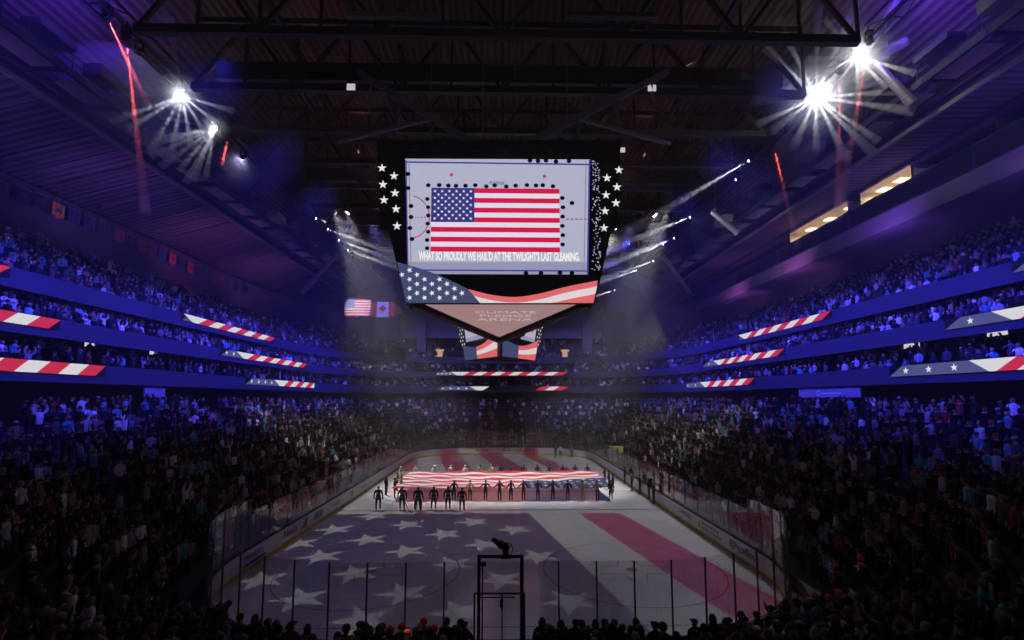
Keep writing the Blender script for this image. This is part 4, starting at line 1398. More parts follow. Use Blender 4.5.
for s in SEGS:
    nb = {'near': 2, 'far': 2, 'left': 5, 'right': 5}.get(s, 2)
    for i in range(13):
        fill(s, i, i * ROW + .3, (lambda f, s=s, i=i: lower_z(s, f, i)), s, nb, .93)
for nm, occ in (('club', .72), ('mezzanine', .93), ('upper', .86)):
    for i, (u, z) in enumerate(TIERS[nm]):
        for s in UP:
            f0, f1 = (-.28, 1.0) if s == 'left' else ((0, 1.28) if s == 'right' else (0, 1))
            fill(s, i, u, z, nm, 6 if s in ('left', 'right') else 3, occ, f0, f1, .6 if nm != 'club' else .72)
info = []
for k, (x, y, z, a, zone, row) in enumerate(seats):
    c = int(np.searchsorted(CUM, rnd.random()))
    if zone == 'left' and row < 2 and 37 < y < 58 and rnd.random() < .7: c = rnd.choice([6, 6, 5, 0])
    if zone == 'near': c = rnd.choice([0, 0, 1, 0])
    px, py, d = proj((x, y, z + 1.6))
    info.append((d if (0 < px < 1024 and py < 636 and d > 2) else 1e6 + d, px, py, c))
order = sorted(range(len(seats)), key=lambda k: info[k][0])
NIND = 262
chosen = [k for k in order[:NIND] if info[k][0] < 1e5]
cs = set(chosen)
POSES = ['side', 'side', 'heart', 'heart', 'heart', 'back', 'phone', 'up', 'two_phone']
PTXT = {'side': 'arms down', 'heart': 'hand on chest', 'back': 'hands behind', 'phone': 'one hand raised', 'up': 'both arms up', 'two_phone': 'hands raised'}
ZTXT = {'near': 'near end stand', 'near_left': 'lower left corner', 'near_right': 'lower right corner', 'left': 'left lower stand', 'right': 'right lower stand'}
near_list = sorted([k for k in chosen if seats[k][4] == 'near'], key=lambda k: info[k][1])
nrank = {k: i for i, k in enumerate(near_list)}
HATPX = [(386, 391), (394, 398), (405, 408), (413, 418), (419, 424), (430, 438), (731, 738), (748, 756), (762, 770)]
for k in chosen:
    x, y, z, a, zone, row = seats[k]
    d_, px, py, c = info[k]
    pose = rnd.choice(POSES)
    head = rnd.choice(['hair', 'hair', 'long', 'dark_cap'])
    orange = (zone == 'near' and (383 < px < 440 or 728 < px < 775) and rnd.random() < .85) or (zone != 'near' and (145 < px < 180 or 843 < px < 885) and 510 < py < 575 and rnd.random() < .45) or (zone != 'near' and 800 < px < 850 and 585 < py < 615 and rnd.random() < .6)
    if orange: head = 'orange_hat'
    cap = {'hair': 'short hair', 'long': 'long hair', 'dark_cap': 'dark cap', 'orange_hat': 'orange hat'}[head]
    if zone == 'near':
        if pose in ('up', 'two_phone', 'phone'): pose = 'side'
        lab = 'silhouetted spectator with %s, %s from the left along the bottom edge' % (cap, ordinal(nrank[k]))
        grp = 'silhouetted spectators along the bottom edge'
    else:
        lab = 'spectator in %s top, %s, %s, row %d, %s' % (PALC[c], cap, PTXT[pose], row + 1, ZTXT.get(zone, 'stand'))
        if pose in ('up', 'two_phone') and rnd.random() < .93: pose = 'heart'; lab = lab.replace('both arms up', 'hand on chest').replace('hands raised', 'hand on chest')
        grp = 'spectators in the %s' % ZTXT.get(zone, 'stand')
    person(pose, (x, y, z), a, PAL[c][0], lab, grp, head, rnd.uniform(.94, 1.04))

# everyone else: one mass of small standing figures
def crowd_template(arms):
    V, Fc, C = [], [], []
    def rg(z, rx, ry, c, y=0, n=6, x=0):
        i = len(V)
        for k in range(n):
            t = 2 * PI * k / n
            V.append((x + rx * math.cos(t), y + ry * math.sin(t), z)); C.append(c)
        return i
    def join(i, j, n=6):
        for k in range(n): Fc.append((i + k, i + (k + 1) % n, j + (k + 1) % n, j + k))
    def top(i, n=6): Fc.append(tuple(i + k for k in range(n)))
    r = [rg(.0, .13, .1, 2), rg(.86, .17, .12, 2), rg(.9, .18, .125, 0), rg(1.25, .21, .13, 0), rg(1.44, .19, .1, 0), rg(1.5, .07, .06, 1)]
    for p, q in zip(r[:-1], r[1:]): join(p, q)
    h = [rg(1.54, .06, .07, 1, .01), rg(1.62, .088, .105, 1, .015), rg(1.685, .095, .11, 3, .0), rg(1.75, .06, .07, 3, 0)]
    join(r[-1], h[0])
    for p, q in zip(h[:-1], h[1:]): join(p, q)
    top(h[-1])
    for s in (-1, 1):
        P = {'side': [(.22, 0, 1.42), (.26, -.02, 1.15), (.25, .1, .9)], 'heart': [(.22, 0, 1.42), (.27, .06, 1.2), (.05, .2, 1.3)], 'up': [(.22, 0, 1.42), (.3, .05, 1.64), (.2, .1, 1.92)]}['side' if (arms == 'heart' and s < 0) else arms]
        pr = None
        for q, (x, y, z) in enumerate(P):
            i = len(V); w = (.055, .05, .04)[q]
            for a_, b_ in ((-w, -w), (w, -w), (w, w), (-w, w)): V.append((s * x + a_, y + b_, z + (0 if arms != 'heart' else b_ * .3))); C.append(0 if q < 2 else 1)
            if pr is not None: join(pr, i, 4)
            pr = i
        top(pr, 4)
    return np.array(V), Fc, np.array(C)


TPL = [crowd_template('side'), crowd_template('heart'), crowd_template('up')]
VV, FF, CC = [], [], []
base_ = 0
for k, (x, y, z, a, zone, row) in enumerate(seats):
    if k in cs: continue
    V, Fc, C = TPL[rnd.choice([0, 0, 1, 1, 1, 2] if not zone.startswith('near') else [0, 0, 1])]
    s = rnd.uniform(.9, 1.06); ca, sa = math.cos(a), math.sin(a)
    W = np.empty_like(V); W[:, 0] = x + s * (V[:, 0] * ca - V[:, 1] * sa); W[:, 1] = y + s * (V[:, 0] * sa + V[:, 1] * ca); W[:, 2] = z + s * V[:, 2]
    VV.append(W)
    FF.extend([tuple(i + base_ for i in f) for f in Fc]); base_ += len(V)
    c = info[k][3]; sh = np.array(PAL[c][0]) * rnd.uniform(.7, 1.25)
    col = np.array([sh, rnd.choice(SKIN), (.02, .022, .03), rnd.choice(HAIRC)])
    CC.append(col[C])
VV = np.concatenate(VV); CC = np.concatenate(CC)
me = bpy.data.meshes.new('crowd')
me.from_pydata([tuple(v) for v in VV], [], FF)
at_ = me.attributes.new('clothes', 'FLOAT_COLOR', 'POINT')
at_.data.foreach_set('color', np.concatenate([np.clip(CC, 0, 1), np.ones((len(CC), 1))], 1).astype(np.float32).ravel())
M_crowd = bpy.data.materials.new('crowd_clothes'); M_crowd.use_nodes = True
nt = M_crowd.node_tree; an = nt.nodes.new('ShaderNodeAttribute'); an.attribute_name = 'clothes'
nt.links.new(an.outputs['Color'], nt.nodes['Principled BSDF'].inputs['Base Color']); nt.nodes['Principled BSDF'].inputs['Roughness'].default_value = .85
nt.nodes['Principled BSDF'].inputs['Specular IOR Level'].default_value = .15
me.materials.append(M_crowd)
o = bpy.data.objects.new('crowd', me); COL.objects.link(o)
tag(o, 'standing crowd filling the stands all around the ice', 'crowd', None, 'stuff')

# ---------------------------------------------------------------- roof steel, catwalks, soffits
k = 0
for y in [21.5 + 5.2 * i for i in range(16)]:
    mb = MB(); k += 1
    zb, zt = 30.3, 35.2
    mb.box((0, y, zb), (43, .42, .5)); mb.box((0, y, zt), (43, .35, .4))
    for i in range(12):
        x0 = -21.5 + 43 * i / 12; x1 = x0 + 43 / 12
        if i % 2 == 0: mb.bar((x0, y, zb), (x1, y, zt), .22)
        else: mb.bar((x0, y, zt), (x1, y, zb), .22)
        mb.bar((x1, y, zb), (x1, y, zt), .16)
    if k % 3 == 0: mb.box((0, y + .6, 31.6), (40, 1.2, 1.3))     # black duct riding on the truss
    struct(mb.build('roof_truss', M_steel), 'dark steel truss across the roof', 'roof truss')
for sx in (-1, 1):
    for x in (7, 14):
        mb = MB(); mb.box((sx * x, 58, 32.4), (.3, 90, .35)); mb.box((sx * (x + 3), 58, 34.6), (.22, 90, .25))
        struct(mb.build('roof_purlin', M_steel), 'dark long beam running down the roof', 'beam')
    # inclined ridge trusses meeting above the near scoreboard
    mb = MB()
    a = onY(338 if sx < 0 else 692, 60, 33.0); b = onY(478 if sx < 0 else 522, 146, 27.4)
    mb.bar(a, b, .32, h=.4)
    for t in (.28, .5, .72):
        p = a.lerp(b, t); mb.bar(p, p + Vector((sx * -.25 * -1 * 1.0, .4, -2.1)), .16)
    mb.bar(a.lerp(b, .72) + Vector((sx * 7, 3, 0)), a.lerp(b, .72), .2)
    mb.bar(b, b + Vector((sx * -.1, 0, -.9)), .2)
    struct(mb.build('ridge_beam', M_steel_l), 'inclined grey roof beam running down to the near scoreboard', 'beam')
    mb = MB(); p = onY(345 if sx < 0 else 567, 15, 26.0); q = onY(440 if sx < 0 else 655, 17, 26.0)
    mb.bar(p, q, .35, h=.3); struct(mb.build('roof_beam', M_steel_l), 'pale steel beam across the top of the roof', 'beam')
    # long lighting truss with the moving lamps
    mb = MB()
    for dx in (-.5, .5):
        for dz in (0, 1.0): mb.box((sx * (23.4 + dx * .8), 54, 31.3 + dz), (.12, 76, .12))
    for i in range(38):
        y = 16 + 2 * i
        mb.bar((sx * 23, y, 31.3), (sx * 23, y + 2, 32.3), .06); mb.bar((sx * 23.8, y + 2, 31.3), (sx * 23.8, y, 32.3), .06); mb.bar((sx * 23, y, 31.3), (sx * 23.8, y, 31.3), .06)
    struct(mb.build('lighting_truss', M_steel), 'long dark lighting truss under the roof', 'truss')
    # catwalk with rails and tan floor panels
    cw_ = MB()
    for i in range(16):
        y = 18 + 4.2 * i
        cw_.box((sx * 29.2, y + 1.6, 30.0), (1.9, 3.5 if i % 3 else 2.2, .12), 1)
        cw_.box((sx * 27.3, y + 1.2, 30.6), (1.2, 2.4, .8 if i % 2 else .4), 1 if i % 4 == 1 else 0)
    cw_.box((sx * 30.3, 52, 29.9), (.25, 72, .45)); cw_.box((sx * 28.1, 52, 29.9), (.25, 72, .45))
    for i in range(18): cw_.box((sx * 29.2, 17 + 4.2 * i, 29.85), (2.6, .18, .3))
    c_ = struct(cw_.build('catwalk', [M_steel, M_panel]), 'long maintenance catwalk with tan panels under the roof', 'catwalk')
    mb = MB()
    for z in (30.6, 31.1): mb.box((sx * 30.35, 52, z), (.07, 72, .07)); mb.box((sx * 28.0, 52, z), (.07, 72, .07))
    for i in range(48):
        y = 16.5 + 1.5 * i; mb.box((sx * 30.35, y, 30.5), (.06, .06, 1.2)); mb.box((sx * 28.0, y, 30.5), (.06, .06, 1.2))
    mb.build('handrail', M_steel, c_)
    # sloping ribbed soffit between the upper stand and the catwalk, with its edge rail
    mb = MB()
    xo = 42 if sx < 0 else 35.3
    zo = 26.0 if sx < 0 else 29.25
    mb.poly([(sx * xo, 10, zo), (sx * 30.8, 10, 29.1), (sx * 30.8, 88, 29.1), (sx * xo, 88, zo)])
    struct(mb.build('soffit', M_soffit), 'sloping ribbed soffit over the upper stand', 'ceiling')
    mb = MB()
    for i in range(28):
        y = 22 + 2.3 * i
        if sx < 0: mb.bar((sx * 38, y, 26.95), (sx * 31, y, 28.95), .09)
    mb.box((sx * 30.8, 49, 28.95), (.22, 78, .32))
    struct(mb.build('soffit_edge', M_steel_l), 'pale edge rail and joists of the ribbed soffit', 'trim')
    # diagonal corner props at the far ends
    mb = MB(); a = onY(337 if sx < 0 else 662, 255, 60.0); b = onY(302 if sx < 0 else 690, 293, 64.0)
    mb.tube(a, b, .28, n=10); struct(mb.build('diagonal_prop', M_steel_l), 'grey diagonal tube under the far end of the catwalk', 'beam')
    # ledge above the upper stand
    mb = MB()
    for y0, y1 in ((14, 41.5), (45, 58)) if sx < 0 else ((62, 84),): mb.box((sx * 38.9, (y0 + y1) / 2, 23.7), (1.0, y1 - y0, .75))
    struct(mb.build('ledge', M_fascia), 'pale ledge on the wall above the upper stand', 'ledge')
    # curved far corner bulkhead
    mb = MB(); mb.prism([(sx * 32, 88, 20), (sx * 20, 94.3, 20), (sx * 20, 95, 20), (sx * 33, 89, 20)], (0, 0, 5.0)); struct(mb.build('bulkhead', M_fascia), 'plain bulkhead in the far upper corner', 'wall')
mb = MB(); mb.box((0, 96.5, 21.6), (56, .8, 1.5)); mb.box((0, 99, 25), (70, .5, 5.2), 0)
struct(mb.build('far_bulkhead', M_fascia), 'wide grey bulkhead high above the far stand', 'wall')
for x in (-16.0, 17.0):
    mb = MB(); mb.box((x, 95.6, 20.0), (1.8, 1.2, 8)); struct(mb.build('column', M_fascia), 'grey concrete column above the far stand', 'column')
M_gold = mat('lit_portal', (.6, .4, .15), .6, 0, (1.0, .62, .25), .42)
for k, (px, py) in enumerate(((381, 355), (440, 354), (565, 355), (623, 354))):
    p = onY(px, py, 93.6)
    mb = MB(); mb.box((p.x, 93.6, 17.1), (1.0, .25, 1.7)); mb.box((p.x, 93.5, 18.1), (1.6, .3, .4))
    tag(mb.build('stair_portal', M_gold), 'gold lit stair portal in the far upper stand, %s from the left' % ordinal(k), 'portal')

# ---------------------------------------------------------------- hanging banners, left side
BCOL = {'n': (.035, .04, .09), 'k': (.02, .02, .03), 'g': (.42, .2, .03), 'r': (.38, .03, .05), 'p': (.10, .04, .14), 'b': (.03, .06, .20)}
BM = {k: mat('banner_cloth_' + k, c, .85) for k, c in BCOL.items()}
BN = {'n': 'navy', 'k': 'black', 'g': 'gold', 'r': 'red', 'p': 'purple', 'b': 'blue'}
blist = [(3, 186, 'n'), (25, 193, 'k'), (43, 199, 'k'), (59, 208, 'g'), (75, 214, 'n'), (90, 221, 'n'), (105, 227, 'n'), (120, 234, 'r'), (132, 240, 'k'), (143, 245, 'r'), (153.5, 249, 'p'), (163.5, 253, 'b'), (173, 258, 'r'), (182, 262, 'k'), (191, 267, 'r'), (199, 270, 'n'), (207, 274, 'n'), (215, 277, 'r'), (222, 280, 'r'), (229, 283, 'p'), (241, 288, 'n'), (249, 290, 'n')]
cnt = {}
for px, py, cc in blist:
    p = onX(px, py - 4, -37.4)
    cnt[cc] = cnt.get(cc, 0) + 1
    t = thing('banner', 'small %s pointed banner with pale emblem, %s %s one from the camera' % (BN[cc], ordinal(cnt[cc] - 1), BN[cc]), 'banner', (-37.4, p.y, p.z), 'team banners hanging above the left upper stand')
    w = .56; x = -37.4
    nb_ = 10
    mb = MB()
    fw = [Vector((x + .04 * math.sin(q * 1.3), p.y - w + 2 * w * q / nb_, p.z)) for q in range(nb_ + 1)]
    for q in range(nb_):
        lo = lambda v, q_: -1.05 - .22 * (1 - abs(2 * q_ / nb_ - 1))
        a, b = fw[q], fw[q + 1]
        mb.poly([a + Vector((0, 0, lo(0, q))), b + Vector((0, 0, lo(0, q + 1))), b, a]); mb.poly([a + Vector((-.02, 0, 0)), b + Vector((-.02, 0, 0)), b + Vector((-.02, 0, lo(0, q + 1))), a + Vector((-.02, 0, lo(0, q)))])
    clo = mb.build('cloth', BM[cc], t)
    mb = MB(); mb.tube((x, p.y - w - .05, p.z + .02), (x, p.y + w + .05, p.z + .02), .03, n=6); mb.tube((x, p.y, p.z), (x, p.y, p.z + 1.4), .012, n=4); mb.build('hanging_bar', M_steel_l, t)
    mb = MB(); n = 14; c0 = Vector((x + .07, p.y, p.z - .58)); tp = (int(px) % 3)
    def cp(r, a_): return c0 + Vector((0, r * math.cos(a_), r * math.sin(a_)))
    if tp == 0:
        for q in range(n): mb.poly([cp(.2, 2 * PI * q / n), cp(.33, 2 * PI * q / n), cp(.33, 2 * PI * (q + 1) / n), cp(.2, 2 * PI * (q + 1) / n)])
    elif tp == 1: mb.poly([c0 + Vector((0, a_, b_)) for a_, b_ in ((-.34, .12), (-.1, -.05), (.0, -.28), (.1, -.05), (.34, .12), (.12, .22), (-.12, .22))])
    else: mb.poly([c0 + Vector((0, a_, b_)) for a_, b_ in ((-.3, -.2), (.0, -.1), (.3, -.25), (.22, .1), (.3, .25), (0, .12), (-.26, .26), (-.15, .03))])
    mb.build('emblem', M_fascia, clo)

# the two national flags hanging at the far left
def cloth_flag(name, label, p0, w, h, fn, mats, nx=36, ny=26):
    t = thing(name, label, 'flag', (p0[0], p0[1], p0[2]))
    mb = MB()
    def wv(i, j, o): return (p0[0] + w * i / nx, p0[1] + .10 * math.sin(i * .5) * (j / ny) + o, p0[2] - h * j / ny)
    for o_ in (0, .02):
        for j in range(ny):
            for i in range(nx):
                q = [wv(i, j, o_), wv(i, j + 1, o_), wv(i + 1, j + 1, o_), wv(i + 1, j, o_)]
                mb.poly(q if o_ == 0 else q[::-1], fn((i + .5) / nx, (j + .5) / ny))
    mb.build('cloth', mats, t)
    m2 = MB(); m2.tube((p0[0] - .1, p0[1], p0[2] + .04), (p0[0] + w + .1, p0[1], p0[2] + .04), .05, n=8)
    for q in (.1, .9): m2.tube((p0[0] + w * q, p0[1], p0[2]), (p0[0] + w * q, p0[1], p0[2] + 4.5), .02, n=5)
    m2.build('hanging_bar', M_steel, t)
    return t, mb


def thin_cloth(m, k=.5):
    nt = m.node_tree; b = nt.nodes['Principled BSDF']; o = [n for n in nt.nodes if n.type == 'OUTPUT_MATERIAL'][0]
    t = nt.nodes.new('ShaderNodeBsdfTranslucent'); t.inputs[0].default_value = b.inputs['Base Color'].default_value
    mx = nt.nodes.new('ShaderNodeMixShader'); mx.inputs[0].default_value = k
    nt.links.new(b.outputs[0], mx.inputs[1]); nt.links.new(t.outputs[0], mx.inputs[2]); nt.links.new(mx.outputs[0], o.inputs[0])


for m_ in (M_fr, M_fw, M_fb): thin_cloth(m_)
M_usb = mat('flag_blue_pale', (.10, .12, .30), .8)
def us(u, v): return 2 if (u < .4 and v < 7 / 13) else (0 if int(v * 13) % 2 == 0 else 1)
tu, _ = cloth_flag('national_flag', 'brightly lit hanging flag with red and white stripes at the far left', (-23.75, 72, 23.7), 3.9, 2.6, us, [M_fr, M_fw, M_usb])
mb = MB()
for r_ in range(5):
    for c_ in range(6): mb.poly(star_pts((-23.75 + 1.5 * (c_ + .5) / 6, 71.86, 23.6 - 1.35 * (r_ + .5) / 5), .09, UX, UZ))
mb.build('star_field', M_fw, tu)
tc_, _ = cloth_flag('national_flag', 'red and white hanging flag with a maple leaf at the far left', (-19.75, 72, 23.3), 3.5, 2.35, lambda u, v: 0 if (u < .25 or u > .75) else 1, [M_fr, M_fw])
leaf = [(0, 1), (.16, .7), (.34, .78), (.27, .36), (.5, .6), (.56, .48), (.84, .52), (.74, .26), (.9, .15), (.42, -.2), (.48, -.38), (.06, -.32), (.05, -.8)]
leaf = leaf + [(-a_, b_) for a_, b_ in reversed(leaf[1:])]
mb = MB(); mb.poly([(-18.0 + .62 * a_, 71.84, 22.12 + .72 * b_) for a_, b_ in leaf]); mb.build('maple_leaf', M_fr, tc_)
lamp('flag_lamp', 'SPOT', (-20, 60, 27), (-21.6, 72, 22.4), 18000, (1, .95, .95), 20, .6, .1)

# ---------------------------------------------------------------- press level on the right
PXX = 34.6
pr = struct(thing('press_gallery', 'long press gallery hung above the right stand', 'gallery', (PXX, 50, 24)))
M_purple = mat('gallery_front', (.20, .17, .26), .5, noise=.15, nscale=.3)
mb = MB(); mb.box((PXX + .1, 55, 24.75), (.25, 92, 1.5)); mb.box((PXX + 2, 55, 24.05), (4, 92, .2)); mb.build('front_band', M_purple, pr)
mb = MB(); mb.box((PXX, 55, 25.55), (.34, 92, .1)); mb.build('lower_rail', M_fascia, pr)
mb = MB(); mb.box((PXX + .55, 55, 26.5), (.1, 92, 1.9)); mb.box((PXX + 4.5, 55, 27), (.2, 92, 6)); mb.build('back_wall', M_black, pr)
mb = MB(); mb.box((PXX + .45, 55, 27.5), (.22, 92, .12))
for y in (33.5, 46.5, 59, 70, 80): mb.box((PXX + .45, y, 26.6), (.14, .14, 1.9))
mb.build('upper_rail', M_fascia, pr)
mb = MB(); mb.box((PXX + 2.6, 55, 28.99), (4.4, 92, .25)); mb.box((PXX + .45, 55, 29.1), (.3, 92, .5)); mb.build('gallery_roof', M_steel, pr)
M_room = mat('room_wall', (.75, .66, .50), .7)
M_room_unlit = mat('unlit_room_wall', (.10, .09, .085), .7)  # dimness of the unlit rooms put into the wall colour
M_tile = mat('ceiling_lamp', (.8, .8, .8), .5, 0, (1.0, .80, .52), 3.2)
rooms = []
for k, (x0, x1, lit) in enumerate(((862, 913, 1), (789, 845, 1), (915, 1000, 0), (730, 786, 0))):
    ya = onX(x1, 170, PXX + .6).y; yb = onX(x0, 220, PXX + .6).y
    mb = MB(); mm = M_room if lit else M_room_unlit
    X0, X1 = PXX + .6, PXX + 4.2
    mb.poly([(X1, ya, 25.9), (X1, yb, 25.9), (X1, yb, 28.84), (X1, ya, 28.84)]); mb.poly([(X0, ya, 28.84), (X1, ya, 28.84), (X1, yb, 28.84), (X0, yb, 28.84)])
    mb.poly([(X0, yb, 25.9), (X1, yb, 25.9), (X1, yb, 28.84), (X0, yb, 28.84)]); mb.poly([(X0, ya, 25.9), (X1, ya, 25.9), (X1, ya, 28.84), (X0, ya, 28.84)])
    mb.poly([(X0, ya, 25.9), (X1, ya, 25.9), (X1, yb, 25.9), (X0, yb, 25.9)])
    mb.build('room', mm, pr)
    if lit:
        mb = MB(); n = 3
        for i in range(n):
            y = ya + (yb - ya) * (i + .5) / n; mb.box((X0 + 1.6, y, 28.8), (.9, .9, .05))
        mb.build('ceiling_lamp', M_tile, pr)
        lamp('room_lamp', 'AREA', ((X0 + X1) / 2, (ya + yb) / 2, 28.5), ((X0 + X1) / 2, (ya + yb) / 2, 20), 260, (1.0, .80, .52), size=(2.5, yb - ya - .5))
        for i, fy in enumerate((.3, .72)):
            y = ya + (yb - ya) * fy
            person('side', (PXX + 1.5, y, 26.05), PI / 2, (.03, .03, .035), 'dark figure standing in the %s lit press room, %s from the camera' % ('nearer' if k == 0 else 'farther', ordinal(i)), None, 'hair')
        mb = MB(); y = yb - .6 if k == 0 else ya + 1.0
        mb.box((PXX + 1.2, y, 27.6), (.1, 1.3, .9)); mb.box((PXX + 1.2, y, 26.9), (.06, .1, 1.0)); mb.box((PXX + 1.2, y, 26.3), (.5, .7, .06)); tag(mb.build('monitor_screen', M_black), 'dark monitor standing in the %s lit press room' % ('nearer' if k == 0 else 'farther'), 'monitor')

# silver tubes hanging on the right
for nm, Y, a, b, e in (('near', 30.0, (875, 63), (912, 103), (888, 57)), ('far', 50.0, (711.5, 212), (738, 233), (715.5, 209))):
    A, B, C = onY(*a, Y), onY(*b, Y), onY(*e, Y)
    t = thing('silver_tube', 'slanted silver tube hanging under the roof on the right, %s one' % ('nearer larger' if nm == 'near' else 'farther smaller'), 'tube', A)
    mb = MB(); r_ = .30 if nm == 'near' else .33
    D = B - A
    mb.tube(A, A + D * .48, r_ * .86, n=20); mb.tube(A + D * .47, A + D * .86, r_, n=20); mb.tube(A + D * .85, B, r_ * 1.06, n=20, r2=r_ * 1.2); mb.build('tube_body', M_chrome, t, smooth=False)
    for q in (.47, .86):
        mb = MB(); mb.tube(A + D * (q - .008), A + D * (q + .008), r_ * 1.12, n=20); mb.build('ring', M_steel_l, t)
    mb = MB(); mb.tube(A, C, .14, n=10); mb.tube(C, Vector((C.x, C.y, 35.0)), .03, n=6); mb.build('bracket', M_chrome, t)
    lamp('tube_fill_lamp', 'SPOT', A + Vector((-3.5, -3, -2)), (A + B) / 2, 1500, (1, .93, .9), 60, 1.0, .1)  # added lamp that brightens the tube, no fixture of its own

# ---------------------------------------------------------------- haze and the moving lamps under the roof
def haze_mat(name, density, color=(1, 1, 1), aniso=0.0):
    m = bpy.data.materials.new(name); m.use_nodes = True
    nt = m.node_tree; nt.nodes.clear()
    o = nt.nodes.new('ShaderNodeOutputMaterial'); v = nt.nodes.new('ShaderNodeVolumeScatter')
    v.inputs['Color'].default_value = (*color, 1); v.inputs['Density'].default_value = density; v.inputs['Anisotropy'].default_value = aniso
    nt.links.new(v.outputs[0], o.inputs['Volume'])
    return m


mb = MB(); mb.box((0, 47, 22), (88.6, 119.5, 43.9))
hz = mb.build('haze', haze_mat('thin_haze', 0.0020, (.95, .96, 1.0), .2))
tag(hz, 'thin haze filling the whole arena', 'haze', None, 'stuff')

H_SHAFT = haze_mat('shaft_haze', 0.24)
H_FINE = haze_mat('fine_shaft_haze', 0.45)
H_PUFF = haze_mat('lamp_haze', 0.10)
H_DENSE = haze_mat('dense_lamp_haze', 0.28)
CAMR = Vector((math.cos(CYAW), -math.sin(CYAW), 0))
CAMU = Vector((0, 0, 1))
CAMF = Vector((math.sin(CYAW), math.cos(CYAW), 0))
nfix = 0


def fixture(name, label, loc, target, lens, r=.16, group=None):
    """a moving-head lamp: base, yoke, barrel head and glowing lens"""
    loc = Vector(loc); d = (Vector(target) - loc).normalized()
    t = thing(name, label, 'stage lamp', loc, group)
    mb = MB(); mb.box(loc + Vector((0, 0, .62)), (.4, .4, .16)); mb.tube(loc + Vector((0, 0, .7)), loc + Vector((0, 0, 1.1)), .04, n=6); mb.build('base', M_black, t)
    mb = MB()
    for s in (-1, 1): mb.box(loc + Vector((s * .24, 0, .26)), (.07, .14, .62))
    mb.box(loc + Vector((0, 0, .53)), (.55, .16, .08)); mb.build('yoke', M_black, t)
    if lens is None: d_, loc = d, loc + Vector((0, 0, r + .62)); d = Vector((0, 0, -1))
    mb = MB(); mb.tube(loc - d * .34, loc + d * .1, .15, n=14, r2=.19); mb.tube(loc - d * .42, loc - d * .34, .09, n=12, r2=.15); hd_ = mb.build('head', M_black, t)
    if lens is not None:
        mb = MB(); mb.sphere(loc + d * .08, r, 0, 14, 8); mb.build('lens', lens, hd_)
    return t


def shaft(parent, loc, target, ang, power, color, length, hz_, w0=.05, start=.25, blend=.15):
    """a spot lamp and the denser haze it shines through"""
    loc = Vector(loc); d = (Vector(target) - loc).normalized(); s = loc + d * start
    lamp('beam_lamp', 'SPOT', s, loc + d * 60, power, color, ang, blend, .02, parent=parent)
    mb = MB(); ra = math.tan(math.radians(ang / 2)) * 1.02
    mb.tube(s + d * .05, s + d * length, w0, n=14, r2=w0 + ra * length)
    return mb.build('beam_haze', hz_, parent)


WHITE = (.86, .90, 1.0)
RED = (1.0, .10, .10)
# red lamps
for k, (px, py, tx, ty, TX, sx, ln) in enumerate(((107, 17, 162, 135, -30, -1, 17), (126, 38, 145, 205, -31, -1, 17), (228, 137, 220, 175, -29, -1, 9), (869, 42, 840, 205, 31, 1, 17), (839.5, 72, 838, 205, 31, 1, 17), (772, 139, 796, 240, 31, 1, 15))):
    p = onX(px, py, sx * 23.0); q = onX(tx, ty, TX)
    t = fixture('red_lamp', 'red moving stage lamp on the %s lighting truss, %s of three from the camera' % ('left' if sx < 0 else 'right', ordinal(k % 3)), p, q, M_lens_r, .10, 'red stage lamps under the roof')
    shaft(t, p, q, 2.6, 120000 if k % 3 < 2 else 80000, RED, ln, H_SHAFT, .05)
# white lamps
def glow_haze(dens, R):
    """haze that thins out from the middle of the puff to nothing at its rim"""
    m = haze_mat('lamp_haze', dens); nt = m.node_tree
    v = [n for n in nt.nodes if n.type == 'VOLUME_SCATTER'][0]
    tc = nt.nodes.new('ShaderNodeTexCoord'); ln = nt.nodes.new('ShaderNodeVectorMath'); ln.operation = 'LENGTH'
    mr = nt.nodes.new('ShaderNodeMapRange'); mr.interpolation_type = 'SMOOTHERSTEP'
    mr.inputs[1].default_value = 0; mr.inputs[2].default_value = R; mr.inputs[3].default_value = dens; mr.inputs[4].default_value = 0
    nt.links.new(tc.outputs['Object'], ln.inputs[0]); nt.links.new(ln.outputs['Value'], mr.inputs[0]); nt.links.new(mr.outputs[0], v.inputs['Density'])
    return m


H_RAY = haze_mat('ray_haze', 0.85)


